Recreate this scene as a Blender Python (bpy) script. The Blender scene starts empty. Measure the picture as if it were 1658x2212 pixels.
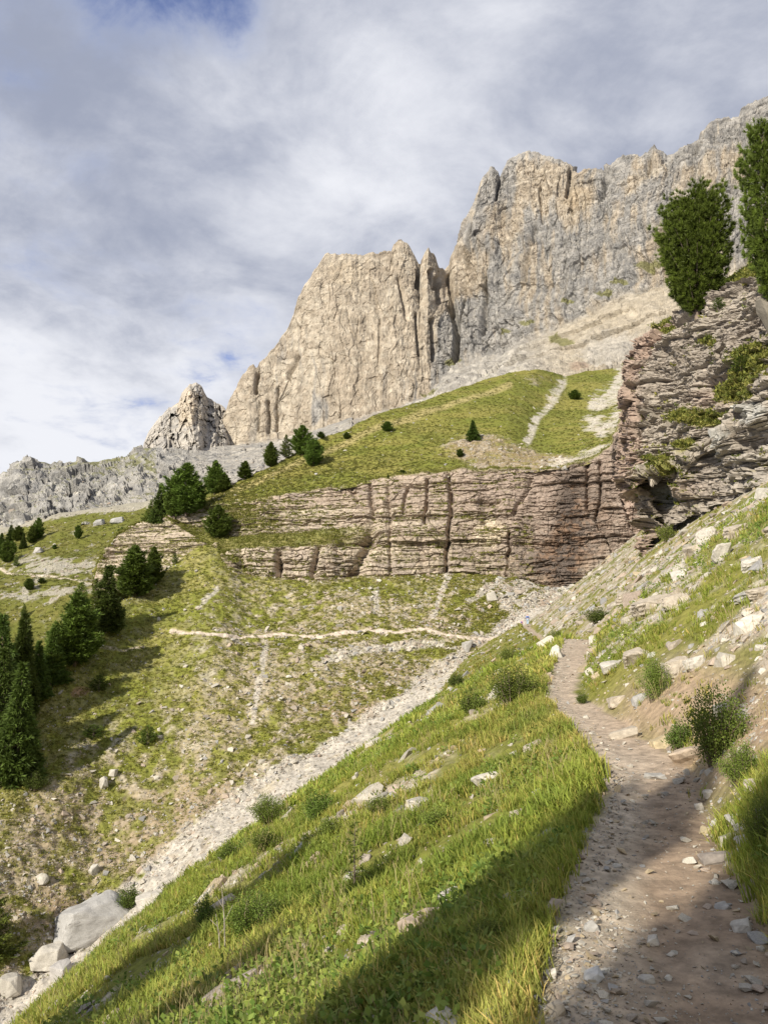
import bpy, bmesh, math, random
import numpy as np
from mathutils import Vector, Matrix

R = math.radians
SC = bpy.context.scene
# ------------------------------------------------------------------ camera
FPX, CX, CY, HOR = 1661.6, 829.0, 1106.0, 1330.0      # the photo measured on a 1658 x 2212 sheet
PITCH = math.atan((HOR - CY) / FPX)
cam_data = bpy.data.cameras.new('camera')
cam = bpy.data.objects.new('camera', cam_data)
SC.collection.objects.link(cam)
cam.location = (0, 0, 0)
cam.rotation_euler = (R(90) + PITCH, 0, 0)
cam_data.sensor_fit = 'VERTICAL'
cam_data.sensor_height = 24.0
cam_data.lens = 24.0 * FPX / 2212.0
cam_data.clip_start = 0.1
cam_data.clip_end = 20000
SC.camera = cam
# ------------------------------------------------------------------ light
SUN_AZ, SUN_EL = R(38), R(30)                            # where the light travels to: right of straight ahead
LDIR = np.array([math.sin(SUN_AZ) * math.cos(SUN_EL), math.cos(SUN_AZ) * math.cos(SUN_EL), -math.sin(SUN_EL)])
sl = bpy.data.lights.new('sun', 'SUN')
sl.energy = 5.0
sl.angle = R(0.55)
sl.color = (1.0, 0.93, 0.80)
sun = bpy.data.objects.new('sun', sl)
SC.collection.objects.link(sun)
sun.rotation_euler = Vector(LDIR).to_track_quat('-Z', 'Y').to_euler()
SC.view_settings.view_transform = 'Standard'
SC.view_settings.look = 'None'
SC.view_settings.exposure = 0.42
SC.view_settings.gamma = 1.0
SC.view_settings.use_curve_mapping = False
SC.cycles.max_bounces = 5
SC.cycles.transparent_max_bounces = 4


def ray(px, py):
    px = np.asarray(px, float); py = np.asarray(py, float)
    xc = (px - CX) / FPX; yc = (CY - py) / FPX
    c, s = math.cos(PITCH), math.sin(PITCH)
    return np.stack([xc, c - yc * s, s + yc * c], -1)


def P(px, py, d):
    r = ray(px, py)
    return r * (np.asarray(d, float) / r[..., 1])[..., None]


def proj(p):
    p = np.asarray(p, float)
    c, s = math.cos(PITCH), math.sin(PITCH)
    zc = p[..., 1] * c + p[..., 2] * s
    yc = -p[..., 1] * s + p[..., 2] * c
    return CX + FPX * p[..., 0] / zc, CY - FPX * yc / zc


# ------------------------------------------------------------------ sky
w = bpy.data.worlds.new('World'); SC.world = w; w.use_nodes = True
nt = w.node_tree; nt.nodes.clear()


class NB:
    """small node-building helper"""
    def __init__(s, nt): s.nt = nt

    def n(s, t, **k):
        x = s.nt.nodes.new(t)
        for a, b in k.items(): setattr(x, a, b)
        return x

    def link(s, a, b): s.nt.links.new(a, b)

    def put(s, sock, v):
        if hasattr(v, 'links'): s.link(v, sock)
        else: sock.default_value = v

    def math(s, op, a, b=0.0, c=None, clamp=False):
        x = s.n('ShaderNodeMath', operation=op, use_clamp=clamp)
        s.put(x.inputs[0], a); s.put(x.inputs[1], b)
        if c is not None: s.put(x.inputs[2], c)
        return x.outputs[0]

    def noise(s, vec, scale, detail=6, rough=0.55, dist=0.0, lac=2.0):
        x = s.n('ShaderNodeTexNoise')
        if vec is not None: s.link(vec, x.inputs['Vector'])
        x.inputs['Scale'].default_value = scale; x.inputs['Detail'].default_value = detail
        x.inputs['Roughness'].default_value = rough; x.inputs['Distortion'].default_value = dist
        x.inputs['Lacunarity'].default_value = lac
        return x.outputs['Fac']

    def ss(s, v, lo, hi, a=0.0, b=1.0):
        x = s.n('ShaderNodeMapRange', interpolation_type='SMOOTHSTEP')
        s.put(x.inputs[0], v)
        x.inputs[1].default_value = lo; x.inputs[2].default_value = hi
        x.inputs[3].default_value = a; x.inputs[4].default_value = b
        return x.outputs[0]

    def mix(s, f, a, b, mode='MIX'):
        x = s.n('ShaderNodeMix', data_type='RGBA', blend_type=mode)
        s.put(x.inputs[0], f); s.put(x.inputs[6], a); s.put(x.inputs[7], b)
        return x.outputs[2]


b = NB(nt)
out = b.n('ShaderNodeOutputWorld'); bg = b.n('ShaderNodeBackground')
b.link(bg.outputs[0], out.inputs[0])
SKYK = 0.10
bg.inputs[1].default_value = SKYK
sky = b.n('ShaderNodeTexSky', sky_type='NISHITA')
sky.sun_disc = False
sky.sun_elevation = SUN_EL
sky.sun_rotation = math.pi + SUN_AZ
sky.altitude = 2000
tc = b.n('ShaderNodeTexCoord')
sep = b.n('ShaderNodeSeparateXYZ'); b.link(tc.outputs['Generated'], sep.inputs[0])
zz = b.math('ADD', b.math('MAXIMUM', sep.outputs[2], 0.0), 0.22)
cmb = b.n('ShaderNodeCombineXYZ')
b.link(b.math('DIVIDE', sep.outputs[0], zz), cmb.inputs[0])
b.link(b.math('DIVIDE', sep.outputs[1], zz), cmb.inputs[1])
cv = cmb.outputs[0]
n1 = b.noise(cv, 1.1, 8, 0.56, 0.5)
n2 = b.noise(cv, 3.2, 9, 0.6, 0.3)
cmb2 = b.n('ShaderNodeVectorMath', operation='ADD'); b.link(cv, cmb2.inputs[0]); cmb2.inputs[1].default_value = (7.3, 2.2, 0)
n3 = b.noise(cmb2.outputs[0], 1.7, 8, 0.58, 0.4)


def spot(px, py, rad_deg, soft=1.0):
    """soft patch of the cloud deck round one direction of the sky"""
    d = ray(px, py); d = d / np.linalg.norm(d)
    x = b.n('ShaderNodeVectorMath', operation='DOT_PRODUCT')
    b.link(tc.outputs['Generated'], x.inputs[0]); x.inputs[1].default_value = tuple(d)
    return b.ss(b.math('ARCCOSINE', b.math('MINIMUM', x.outputs['Value'], 1.0)), R(rad_deg), 0.0)


def addk(acc, v, k):
    return b.math('MULTIPLY_ADD', v, k, acc)


# brightness of the cloud: 0 grey-blue, 1 white
br = b.math('MULTIPLY_ADD', n1, 2.1, -0.66)
br = addk(br, b.math('SUBTRACT', n2, 0.5), 1.5)
br = addk(br, b.math('SUBTRACT', b.noise(cv, 8.0, 8, 0.65, 0.5), 0.5), 0.35)
for (x, y, r, k) in [(560, 180, 16, .24), (40, 830, 20, .42), (180, 930, 14, .24), (420, 640, 10, .22),
                     (1150, 130, 14, .22), (930, 330, 14, .12), (280, 960, 9, .24), (640, 350, 10, .12),
                     (560, 440, 14, -.12), (1600, 60, 30, -.26), (60, 100, 22, -.14), (280, 480, 14, -.10), (60, 300, 22, -.12), (330, 800, 8, -.16), (800, 20, 18, -.08)]:
    br = addk(br, spot(x, y, r), k)
cloud = b.mix(b.ss(br, 0.0, 1.0), (2.65, 2.92, 3.75, 1), (6.6, 6.7, 7.1, 1))
# openings to the blue
gap = b.math('MULTIPLY_ADD', n3, 1.1, -0.33)
gap = addk(gap, b.math('SUBTRACT', n2, 0.5), 1.5)
gap = addk(gap, b.math('SUBTRACT', b.noise(cv, 9.0, 6, 0.6, 0.6), 0.5), 0.5)
for (x, y, r, k) in [(300, -20, 6.5, .30), (520, -40, 6.0, .30), (400, -260, 18, .3), (330, 790, 10, .05), (40, 560, 14, .06), (20, 980, 10, .05), (250, 690, 12, .04),
                     (1100, 300, 34, -.2), (130, 60, 9, -.12)]:
    gap = addk(gap, spot(x, y, r), k)
thin = b.ss(gap, 0.28, 0.80, 0, 0.8)
deep = b.ss(gap, 0.50, 0.85, 0, 0.92)
bluish = b.mix(1.0, sky.outputs[0], (0.75, 0.85, 1.3, 1), 'MULTIPLY')
c1 = b.mix(thin, cloud, (2.5, 3.05, 4.7, 1))
c2 = b.mix(deep, c1, bluish)
b.link(c2, bg.inputs[0])

# ------------------------------------------------------------------ noise
_rng = np.random.RandomState(5)
_TAB = _rng.rand(65536).astype(np.float32)


def _hash(ix, iy, iz, seed=0):
    h = (ix.astype(np.int64) * 73856093) ^ (iy.astype(np.int64) * 19349663) ^ (iz.astype(np.int64) * 83492791) ^ (seed * 2654435 + 977)
    h = (h ^ (h >> 15)) * 2246822519
    return _TAB[((h ^ (h >> 13)) & 65535)]


def vnoise(x, y, z, seed=0):
    x, y, z = np.broadcast_arrays(x, y, z)
    fx, fy, fz = np.floor(x), np.floor(y), np.floor(z)
    tx, ty, tz = x - fx, y - fy, z - fz
    tx = tx * tx * (3 - 2 * tx); ty = ty * ty * (3 - 2 * ty); tz = tz * tz * (3 - 2 * tz)
    r = 0
    for dx in (0, 1):
        for dy in (0, 1):
            for dz in (0, 1):
                wgt = (tx if dx else 1 - tx) * (ty if dy else 1 - ty) * (tz if dz else 1 - tz)
                r = r + wgt * _hash(fx + dx, fy + dy, fz + dz, seed)
    return r * 2 - 1


def fbm(x, y, z, oct=5, seed=0, gain=0.5, ridge=False):
    a, s, tot = 1.0, 0, 0.0
    c, sn = 0.8, 0.6
    for o in range(oct):
        n = vnoise(x, y, z, seed + o * 13)
        if ridge: n = 1 - 2 * np.abs(n)
        s = s + a * n; tot += a; a *= gain
        x, y, z = (c * x - sn * y) * 2.03 + 3.1, (sn * x + c * y) * 2.03 + 1.7, (z * 2.03 + 5.3)
    return s / tot


def facets(u, v, seed=0, tilt=1.0):
    """angular broken faces: every cell of an uneven mosaic is a plane with its own tilt and height"""
    iu, iv = np.floor(u), np.floor(v)
    best = np.full(u.shape, 1e9); val = np.zeros(u.shape); rim = np.full(u.shape, 1e9)
    z0 = iu * 0
    for a in (-1, 0, 1):
        for c in (-1, 0, 1):
            ku, kv = iu + a, iv + c
            du = u - ku - _hash(ku, kv, z0, seed); dv = v - kv - _hash(ku, kv, z0 + 1, seed)
            d = du * du + dv * dv
            h = (_hash(ku, kv, z0 + 2, seed) - .5) + tilt * ((_hash(ku, kv, z0 + 3, seed) - .5) * du + (_hash(ku, kv, z0 + 4, seed) - .5) * dv)
            m = d < best
            rim = np.where(m, best, np.minimum(rim, d))
            val = np.where(m, h, val); best = np.where(m, d, best)
    return val, np.sqrt(rim) - np.sqrt(best)


def sstep(v, lo, hi):
    t = np.clip((v - lo) / (hi - lo), 0, 1)
    return t * t * (3 - 2 * t)


def lerp(a, b_, t):
    a = np.asarray(a, float); b_ = np.asarray(b_, float)
    t = np.asarray(t)[..., None]
    return a * (1 - t) + b_ * t


def gsmooth(a, n, axis):
    if n < 1: return a
    k = np.exp(-0.5 * (np.arange(-3 * n, 3 * n + 1) / n) ** 2); k /= k.sum()
    pad = [(0, 0)] * a.ndim; pad[axis] = (3 * n, 3 * n)
    ap = np.pad(a, pad, mode='edge')
    return np.apply_along_axis(lambda v: np.convolve(v, k, mode='valid'), axis, ap)


def line_at(pts, x, col=1):
    pts = sorted(pts)
    return np.interp(x, [q[0] for q in pts], [q[col] for q in pts])


def near_line(px, py, pts):
    """distance (in sheet units) from points to a polyline, and the position along it"""
    best = np.full(px.shape, 1e9); pos = np.zeros(px.shape)
    for i in range(len(pts) - 1):
        ax, ay = pts[i][:2]; bx, by = pts[i + 1][:2]
        dx, dy = bx - ax, by - ay
        t = np.clip(((px - ax) * dx + (py - ay) * dy) / (dx * dx + dy * dy), 0, 1)
        d = np.hypot(px - ax - t * dx, py - ay - t * dy)
        m = d < best
        best = np.where(m, d, best); pos = np.where(m, (i + t) / (len(pts) - 1), pos)
    return best, pos


def blob(px, py, x, y, rx, ry=None):
    ry = ry or rx
    return np.exp(-(((px - x) / rx) ** 2 + ((py - y) / ry) ** 2))


# ------------------------------------------------------------------ meshes and materials
def mesh_arrays(name, co, faces, col=None, smooth=False):
    """faces: (n,3) or (n,4) index array"""
    me = bpy.data.meshes.new(name)
    co = np.ascontiguousarray(co, np.float32).reshape(-1, 3)
    faces = np.ascontiguousarray(faces, np.int32)
    n, k = faces.shape
    me.vertices.add(len(co)); me.vertices.foreach_set('co', co.ravel())
    me.loops.add(n * k); me.loops.foreach_set('vertex_index', faces.ravel())
    me.polygons.add(n); me.polygons.foreach_set('loop_start', np.arange(0, n * k, k, dtype=np.int32))
    me.polygons.foreach_set('use_smooth', np.full(n, smooth, bool))
    if col is not None:
        at = me.color_attributes.new('Col', 'FLOAT_COLOR', 'POINT')
        c4 = np.ones((len(co), 4), np.float32); c4[:, :3] = np.asarray(col).reshape(-1, 3)
        at.data.foreach_set('color', c4.ravel())
    me.update(calc_edges=True)
    return me


def link(name, me, mat=None, parent=None, loc=(0, 0, 0), rot=(0, 0, 0), scale=(1, 1, 1)):
    o = bpy.data.objects.new(name, me)
    SC.collection.objects.link(o)
    if mat is not None and me is not None and not me.materials: me.materials.append(mat)
    o.location = loc; o.rotation_euler = rot; o.scale = scale
    if parent is not None: o.parent = parent
    return o


def tag(o, label=None, cat=None, group=None, kind=None):
    if label: o['label'] = label
    if cat: o['category'] = cat
    if group: o['group'] = group
    if kind: o['kind'] = kind
    return o


def grid_faces(n, m):
    i = np.arange(n * m).reshape(n, m)
    return np.stack([i[:-1, :-1], i[:-1, 1:], i[1:, 1:], i[1:, :-1]], -1).reshape(-1, 4)


def grid_normals(p):
    du = np.gradient(p, axis=0); dv = np.gradient(p, axis=1)
    n = np.cross(du, dv)
    n /= np.linalg.norm(n, axis=-1, keepdims=True) + 1e-9
    return n * np.sign(-(n * p).sum(-1, keepdims=True) + 1e-9)


def grid_obj(name, p, col, mat, smooth=False):
    return link(name, mesh_arrays(name, p, grid_faces(*p.shape[:2]), col, smooth), mat)


def surf_mat(name, rough=0.9, nscale=3.0, namt=0.35, bump=0.3, bscale=6.0, bdist=0.05, tint=None):
    m = bpy.data.materials.new(name); m.use_nodes = True
    nb = NB(m.node_tree); bs = m.node_tree.nodes['Principled BSDF']
    at = nb.n('ShaderNodeAttribute', attribute_name='Col')
    t = nb.n('ShaderNodeTexCoord')
    f = nb.noise(t.outputs['Object'], nscale, 5, 0.65)
    k = nb.ss(f, 0.25, 0.75, 1 - namt, 1 + namt)
    v = nb.n('ShaderNodeVectorMath', operation='SCALE')
    nb.link(at.outputs['Color'], v.inputs[0]); nb.link(k, v.inputs['Scale'])
    nb.link(v.outputs[0], bs.inputs['Base Color'])
    bs.inputs['Roughness'].default_value = rough
    bs.inputs['Specular IOR Level'].default_value = 0.2
    if bump:
        bp = nb.n('ShaderNodeBump'); bp.inputs['Strength'].default_value = bump; bp.inputs['Distance'].default_value = bdist
        nb.link(nb.noise(t.outputs['Object'], bscale, 5, 0.7), bp.inputs['Height'])
        nb.link(bp.outputs[0], bs.inputs['Normal'])
    return m


def leaf_mat(name, trans=0.35, rough=0.6):
    m = bpy.data.materials.new(name); m.use_nodes = True
    nb = NB(m.node_tree); bs = m.node_tree.nodes['Principled BSDF']
    at = nb.n('ShaderNodeAttribute', attribute_name='Col')
    oi = nb.n('ShaderNodeObjectInfo')
    hs = nb.n('ShaderNodeHueSaturation')
    nb.link(at.outputs['Color'], hs.inputs['Color'])
    nb.link(nb.ss(oi.outputs['Random'], 0, 1, 0.8, 1.2), hs.inputs['Value'])
    nb.link(nb.ss(oi.outputs['Random'], 0, 1, 0.49, 0.51), hs.inputs['Hue'])
    nb.link(hs.outputs[0], bs.inputs['Base Color'])
    bs.inputs['Roughness'].default_value = rough; bs.inputs['Specular IOR Level'].default_value = 0.25
    tr = nb.n('ShaderNodeBsdfTranslucent'); nb.link(hs.outputs[0], tr.inputs['Color'])
    mx = nb.n('ShaderNodeMixShader'); mx.inputs[0].default_value = trans
    o = m.node_tree.nodes['Material Output']
    nb.link(bs.outputs[0], mx.inputs[1]); nb.link(tr.outputs[0], mx.inputs[2]); nb.link(mx.outputs[0], o.inputs[0])
    return m


M_GROUND = surf_mat('ground_soil', 0.95, 9.0, 0.35, 0.5, 30.0, 0.02)
M_FAR = surf_mat('slope_turf', 0.95, 1.6, 0.35, 0.6, 3.0, 0.25)
M_CLIFF = surf_mat('layered_rock', 0.88, 1.5, 0.30, 0.5, 4.0, 0.12)
M_NCLIFF = surf_mat('near_layered_rock', 0.88, 3.0, 0.30, 0.5, 9.0, 0.05)
M_WALL = surf_mat('dolomite_rock', 0.9, 0.12, 0.28, 0.9, 0.25, 4.0)
M_STONE = surf_mat('loose_stone', 0.85, 14.0, 0.25, 0.3, 30.0, 0.01)
M_GRASS = leaf_mat('grass_blades', 0.4)
M_NEEDLE = leaf_mat('conifer_needles', 0.2)
M_LEAF = leaf_mat('shrub_leaves', 0.35)
M_BARK = surf_mat('bark', 0.95, 6.0, 0.4, 0.6, 20.0, 0.03)

GRASS = np.array([.165, .175, .032]); GRASS_Y = np.array([.235, .215, .056]); GRASS_D = np.array([.080, .098, .018])
STONE = np.array([.42, .385, .325]); SCREE = np.array([.47, .43, .37]); DIRT = np.array([.30, .235, .175]); DIRT_D = np.array([.155, .115, .085])
RED = np.array([.33, .235, .175])
# ------------------------------------------------------------------ near hillside with the trail
def ground_px(px, py, z):
    r = ray(px, py)
    return r * (z / r[2])


_tr = [ground_px(1440, 2212, -1.6), ground_px(1402, 1950, -1.6), ground_px(1408, 1760, -1.6), ground_px(1392, 1648, -1.6),
       ground_px(1300, 1575, -1.58), ground_px(1212, 1500, -1.5), P(1232, 1420, 22.0), P(1250, 1379, 28.0),
       np.array([10.3, 38.0, -1.25]), np.array([13.2, 56.0, -2.05]), P(1174, 1385, 74.0), P(1150, 1366, 100.0), P(1128, 1348, 128.0), P(1085, 1356, 160.0)]
_ty = np.array([-80., -20, 0.0] + [q[1] for q in _tr] + [260.])
_tx = np.array([-14., -3.0, 0.75] + [q[0] for q in _tr] + [34.])
_tz = np.array([-1.6, -1.6, -1.6] + [q[2] for q in _tr] + [-4.])
_ys = np.concatenate([np.linspace(-80, 0, 200), np.exp(np.linspace(0, math.log(260), 1600))])
_k = 24
XPs = np.convolve(np.pad(np.interp(_ys, _ty, _tx), _k, mode='edge'), np.hanning(2 * _k + 1) / np.hanning(2 * _k + 1).sum(), 'valid')
ZPs = np.convolve(np.pad(np.interp(_ys, _ty, _tz), _k, mode='edge'), np.hanning(2 * _k + 1) / np.hanning(2 * _k + 1).sum(), 'valid')


def xp(y): return np.interp(y, _ys, XPs)
def zp(y): return np.interp(y, _ys, ZPs)


def trail_half(y):
    return np.interp(y, [0, 3, 4.3, 6, 9, 11, 15, 22, 30, 60, 130], [.72, .66, .55, .46, .50, .44, .36, .42, .62, .40, .5])


def near_u(x, y):
    return x - xp(y) - .10 * np.exp(-((y - 2.5) / 1.6) ** 2)


def near_z(x, y, detail=True):
    u = near_u(x, y)
    hw = trail_half(y)
    lo = np.maximum(0, -u - hw - .12); hi = np.maximum(0, u - hw)
    z = zp(y) - .36 * lo - .021 * np.minimum(lo, 15.5) ** 2 - .651 * np.maximum(0, lo - 15.5) - .045 * np.clip(lo - 6, 0, 6) ** 2 - .54 * np.maximum(0, lo - 12) - .08 * (1 - np.exp(-lo / 1.2))
    z = z + .79 * hi + .22 * (1 - np.exp(-hi / .35))
    z = z + .03 * np.clip(-u / hw, -1, 1) * 0 - .035 * np.exp(-(u / (.55 * hw)) ** 2)
    e = np.maximum(0, y - 122)
    z = z - .010 * e * e
    if detail:
        off = np.clip((np.abs(u) - hw) / 1.2, 0, 1)
        off2 = np.clip((np.abs(u) - hw) / 6, 0, 1)
        z = z + off2 * .55 * fbm(x / 9, y / 11, 0 * x, 3, 3) + off * .16 * fbm(x / 1.1, y / 1.3, 0 * x, 4, 11)
        z = z + off * .05 * fbm(x / .3, y / .3, 0 * x, 3, 17) + .016 * fbm(x / .22, y / .22, 0 * x, 4, 21)
    return z


def near_col(x, y, z):
    u = near_u(x, y); hw = trail_half(y)
    q = fbm(x / 2.2, y / 2.2, z / 2.2, 4, 31); q2 = fbm(x / .55, y / .55, z / .55, 4, 37); q3 = fbm(x / 7, y / 7, z / 7, 3, 41)
    # turf
    c = lerp(GRASS * .85, GRASS_Y * .9, sstep(q3 + .3 * q, -.3, .5)); c = lerp(c, GRASS_D, sstep(q2, .1, .7) * .6)
    # bare stony soil, runs down the fall line
    lane = fbm((y - .1 * x) / 1.5, x / 3.0, 0 * x, 5, 47, .6)
    right = sstep(u, .6, 2.2)
    stony = sstep(lane * .9 + .55 * q2 + .40 * right - .12, -.05, .55)
    soil = lerp(np.array([.32, .27, .21]), np.array([.44, .39, .32]), sstep(q2, -.4, .5))
    soil = lerp(soil, RED, sstep(q3, .15, .6) * .35)
    stony = np.clip(stony, 0, 1) * np.where(u < 0, .9, .98)
    c = lerp(c, soil, stony)
    # trail: brown trodden middle, pale gravel on the valley side
    t = sstep(hw + .16 * q2 + .12 * q - np.abs(u), -.08, .12)
    mid = sstep(u / hw, -.55, .25)
    tr = lerp(np.array([.41, .345, .265]), np.array([.27, .20, .14]), np.clip(mid + .5 * q2, 0, 1))
    tr = lerp(tr, np.array([.41, .335, .26]), sstep(y, 6.0, 9.0) * .75)
    tr = tr * (1 + .25 * fbm(x / .12, y / .12, 0 * x, 3, 53))[..., None]
    c = lerp(c, tr, t)
    # cut bank of dry brown earth on the hill side at the bend
    bank = np.exp(-((u - hw - .45) / .55) ** 2) * sstep(y, 5.5, 7.5) * (1 - sstep(y, 11, 14))
    c = lerp(c, np.array([.34, .25, .17]), np.clip(bank * 1.2, 0, .95))
    return c, t, stony


_a = np.linspace(-.80, .80, 900)
_y = np.exp(np.linspace(math.log(1.6), math.log(175), 900))
Y, A = np.meshgrid(_y, _a, indexing='ij')
X = A * Y + .0
Z = near_z(X, Y)
NEAR = np.stack([X, Y, Z], -1)
NCOL, NTRAIL, NSTONY = near_col(X, Y, Z)
NSTONY = np.clip(NSTONY, 0, 1)
NPX, NPY = proj(NEAR)


def split_grid(names, p, col, face_id, mats, smooth=True):
    f = grid_faces(*p.shape[:2]); fid = face_id.ravel()
    res = []
    for k, nm in enumerate(names):
        sub = f[fid == k]
        used, inv = np.unique(sub.ravel(), return_inverse=True)
        if len(used) == 0: res.append(None); continue
        res.append(link(nm, mesh_arrays(nm, p.reshape(-1, 3)[used], inv.reshape(-1, 4), col.reshape(-1, 3)[used], smooth), mats[k]))
    return res


fid = (NTRAIL[:-1, :-1] > .5).astype(int) * (Y[:-1, :-1] < 135)
near_ob, trail_ob = split_grid(['hillside', 'path'], NEAR, NCOL, fid, [M_GROUND, M_GROUND])
tag(near_ob, kind='structure'); tag(trail_ob, kind='structure')
# the same slope carried on round and behind the camera
gx, gy = np.meshgrid(np.linspace(-90, 60, 301), np.linspace(-90, 60, 301))
gz = near_z(gx, gy, False) - np.where((gy > 2) & (np.abs(gx) < .80 * gy), .40, .10)
gp = np.stack([gx, gy, gz], -1)
bk = (np.abs(gx) < .68 * gy) & (gy > 3.5)
o1, _ = split_grid(['hillside', 'unused'], gp, near_col(gx, gy, gz)[0], bk[:-1, :-1].astype(int), [M_GROUND, M_GROUND])
bpy.data.objects.remove(_)
tag(o1, kind='structure')


# ------------------------------------------------------------------ lofted slopes and cliffs
def loft(lines, xs, counts, sm=0):
    """lines: lists of (px, py, depth) from low to high; straight between neighbours, softened along the column by sm rows"""
    py = []; dd = []
    L = [(line_at(l, xs, 1), line_at(l, xs, 2)) for l in lines]
    for i in range(len(L) - 1):
        t = np.linspace(0, 1, counts[i], endpoint=(i == len(L) - 2))[:, None]
        py.append(L[i][0] * (1 - t) + L[i + 1][0] * t)
        dd.append(np.exp(np.log(L[i][1]) * (1 - t) + np.log(L[i + 1][1]) * t))
    py = np.vstack(py); dd = np.vstack(dd)
    if sm: py = gsmooth(py, sm, 0); dd = gsmooth(dd, sm, 0)
    px = np.broadcast_to(xs, py.shape).copy()
    return px, py, dd, P(px, py, dd)


GULLY = [(-300, 2440, 66), (0, 2190, 85), (200, 2020, 97), (430, 1800, 106), (600, 1690, 115), (800, 1560, 130), (1000, 1425, 148), (1130, 1320, 166), (1250, 1290, 178), (1400, 1260, 186)]
TRAIL = [(370, 1368), (420, 1374), (500, 1377), (560, 1371), (600, 1366), (640, 1370), (700, 1372), (780, 1359), (860, 1368), (920, 1361), (960, 1372), (1020, 1380), (1075, 1374), (1130, 1352)]
FOOT = [(205, 1258, 210), (250, 1243, 210), (330, 1216, 206), (390, 1190, 204), (430, 1170, 200), (465, 1175, 193), (495, 1205, 187), (520, 1235, 185), (600, 1250, 184), (720, 1258, 182),
        (780, 1246, 186), (900, 1245, 187), (960, 1237, 187), (1090, 1246, 185), (1140, 1265, 181), (1210, 1278, 178), (1260, 1262, 180), (1400, 1200, 182)]
CREST = [(-300, 1780, 100), (0, 1590, 118), (60, 1530, 124), (120, 1470, 132), (160, 1410, 140), (200, 1360, 150), (260, 1300, 163), (340, 1245, 178), (380, 1213, 187), (430, 1172, 196)] + [(x, y + 1, d) for x, y, d in FOOT[5:]]
xs = np.linspace(-260, 1400, 900)
low = [(x, y + 300, d * .55) for x, y, d in GULLY]
mid = [(x, (line_at(GULLY, x) * .45 + line_at(CREST, x) * .55), (line_at(GULLY, x, 2) ** .55 * line_at(CREST, x, 2) ** .45)) for x in np.linspace(-300, 1400, 60)]
back = [(x, y + (90 if x < 440 else 25), d + (45 if x < 440 else 6)) for x, y, d in CREST]
_cx = np.linspace(-300, 1400, 400)
CREST = list(zip(_cx, gsmooth(line_at(CREST, _cx), 4, 0), gsmooth(line_at(CREST, _cx, 2), 7, 0)))
back = [(x, y + (90 if x < 440 else 25), d + (45 if x < 440 else 6)) for x, y, d in CREST]
FX, FY, FD, FP = loft([low, GULLY, mid, CREST, back], xs, [110, 230, 230, 60], 5)
FN = grid_normals(FP); fx, fy, fz = FP[..., 0], FP[..., 1], FP[..., 2]
FP = FP + FN * (1.5 * fbm(fx / 20, fy / 20, fz / 20, 3, 61) + .62 * fbm(fx / 2.6, fy / 2.6, fz / 2.6, 4, 63) + .25 * fbm(fx / .9, fy / .9, fz / .9, 2, 65))[..., None]
wq = fbm(fx / 9, fy / 9, fz / 9, 4, 71); wq2 = fbm(fx / 1.6, fy / 1.6, fz / 1.6, 4, 73); wq3 = fbm(fx / 25, fy / 25, fz / 25, 3, 79)
dg = line_at(GULLY, FX) - FY                       # above the gully line
FSCREE = sstep(1 - np.where(dg > 0, dg / (np.interp(FX, [0, 300, 600, 900, 1100, 1200], [60, 52, 46, 34, 40, 38]) * (1 + .9 * wq + .7 * wq2)), -dg / 220), 0, .55)
FSCREE = FSCREE * np.clip(1 - .75 * sstep(wq2 + .5 * wq, .12, .5), .2, 1)
for pts, wd in [([(1090, 1300), (1120, 1270), (1150, 1262)], 26), ([(575, 1390), (560, 1480), (545, 1560)], 9), ([(812, 1275), (812, 1320)], 9), ([(970, 1240), (935, 1330)], 7),
                ([(430, 1320), (470, 1275)], 6), ([(700, 1430), (820, 1400), (950, 1390)], 14), ([(1010, 1300), (1080, 1260)], 10)]:
    dl, _ = near_line(FX + 9 * wq2, FY, pts)
    FSCREE = np.maximum(FSCREE, .8 * sstep(1 - dl / (wd * (1 + .7 * wq2)), 0, .6))
lush = np.clip(sstep(1 - near_line(FX, FY, [(440, 1175), (350, 1250), (270, 1340), (200, 1430), (100, 1580), (0, 1720)])[0] / 95, 0, .8) + sstep(560 - FX - .35 * (FY - 1200) + 60 * wq, -60, 160) * sstep(1650 - FY + 50 * wq, 0, 160), 0, 1)
lush = np.maximum(lush, .75 * sstep(1 - near_line(FX, FY, [(560, 1265), (700, 1272), (900, 1262), (1060, 1262)])[0] / 22, 0, 1))
fc = lerp(GRASS * 1.05, GRASS_Y * 1.0, sstep(wq + .4 * wq2, -.4, .6)); fc = lerp(fc, GRASS_D, sstep(wq2, .1, .6) * .55)
FST = np.clip(sstep(wq2 * .9 + .5 * wq + .16 + .10 * sstep(FY, 1500, 1800), -.12, .42) * (1 - .8 * lush), 0, 1)
soil = lerp(np.array([.34, .28, .205]), np.array([.47, .42, .34]), sstep(wq2, .1, .6))
redm = np.clip(sum(k * blob(FX, FY, x, y, rx, ry) for x, y, rx, ry, k in [(740, 1530, 110, 50, .8), (360, 1750, 150, 40, .7), (460, 1690, 90, 40, .6), (140, 1985, 120, 60, .9), (300, 1840, 120, 50, .6), (1000, 1330, 50, 25, .4), (650, 1360, 200, 12, .5)]), 0, 1)
soil = lerp(soil, RED * .9, np.clip(redm + .25 * sstep(wq3, 0, .5), 0, .9))
FST = np.clip(FST + redm * .55 * (1 + wq2), 0, 1)
fc = lerp(fc, soil, FST * .82)
fc = lerp(fc, SCREE * (.93 + .30 * wq2)[..., None], FSCREE)
dl, _ = near_line(FX, FY + 2.2 * wq, TRAIL)
TRK = sstep(1 - dl / 4.6, 0, .4) * (FX < 1140)
fc = lerp(fc, np.array([.52, .44, .36]), TRK)
dl2, _ = near_line(FX, FY, [(205, 1400), (260, 1406), (310, 1400)])
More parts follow.
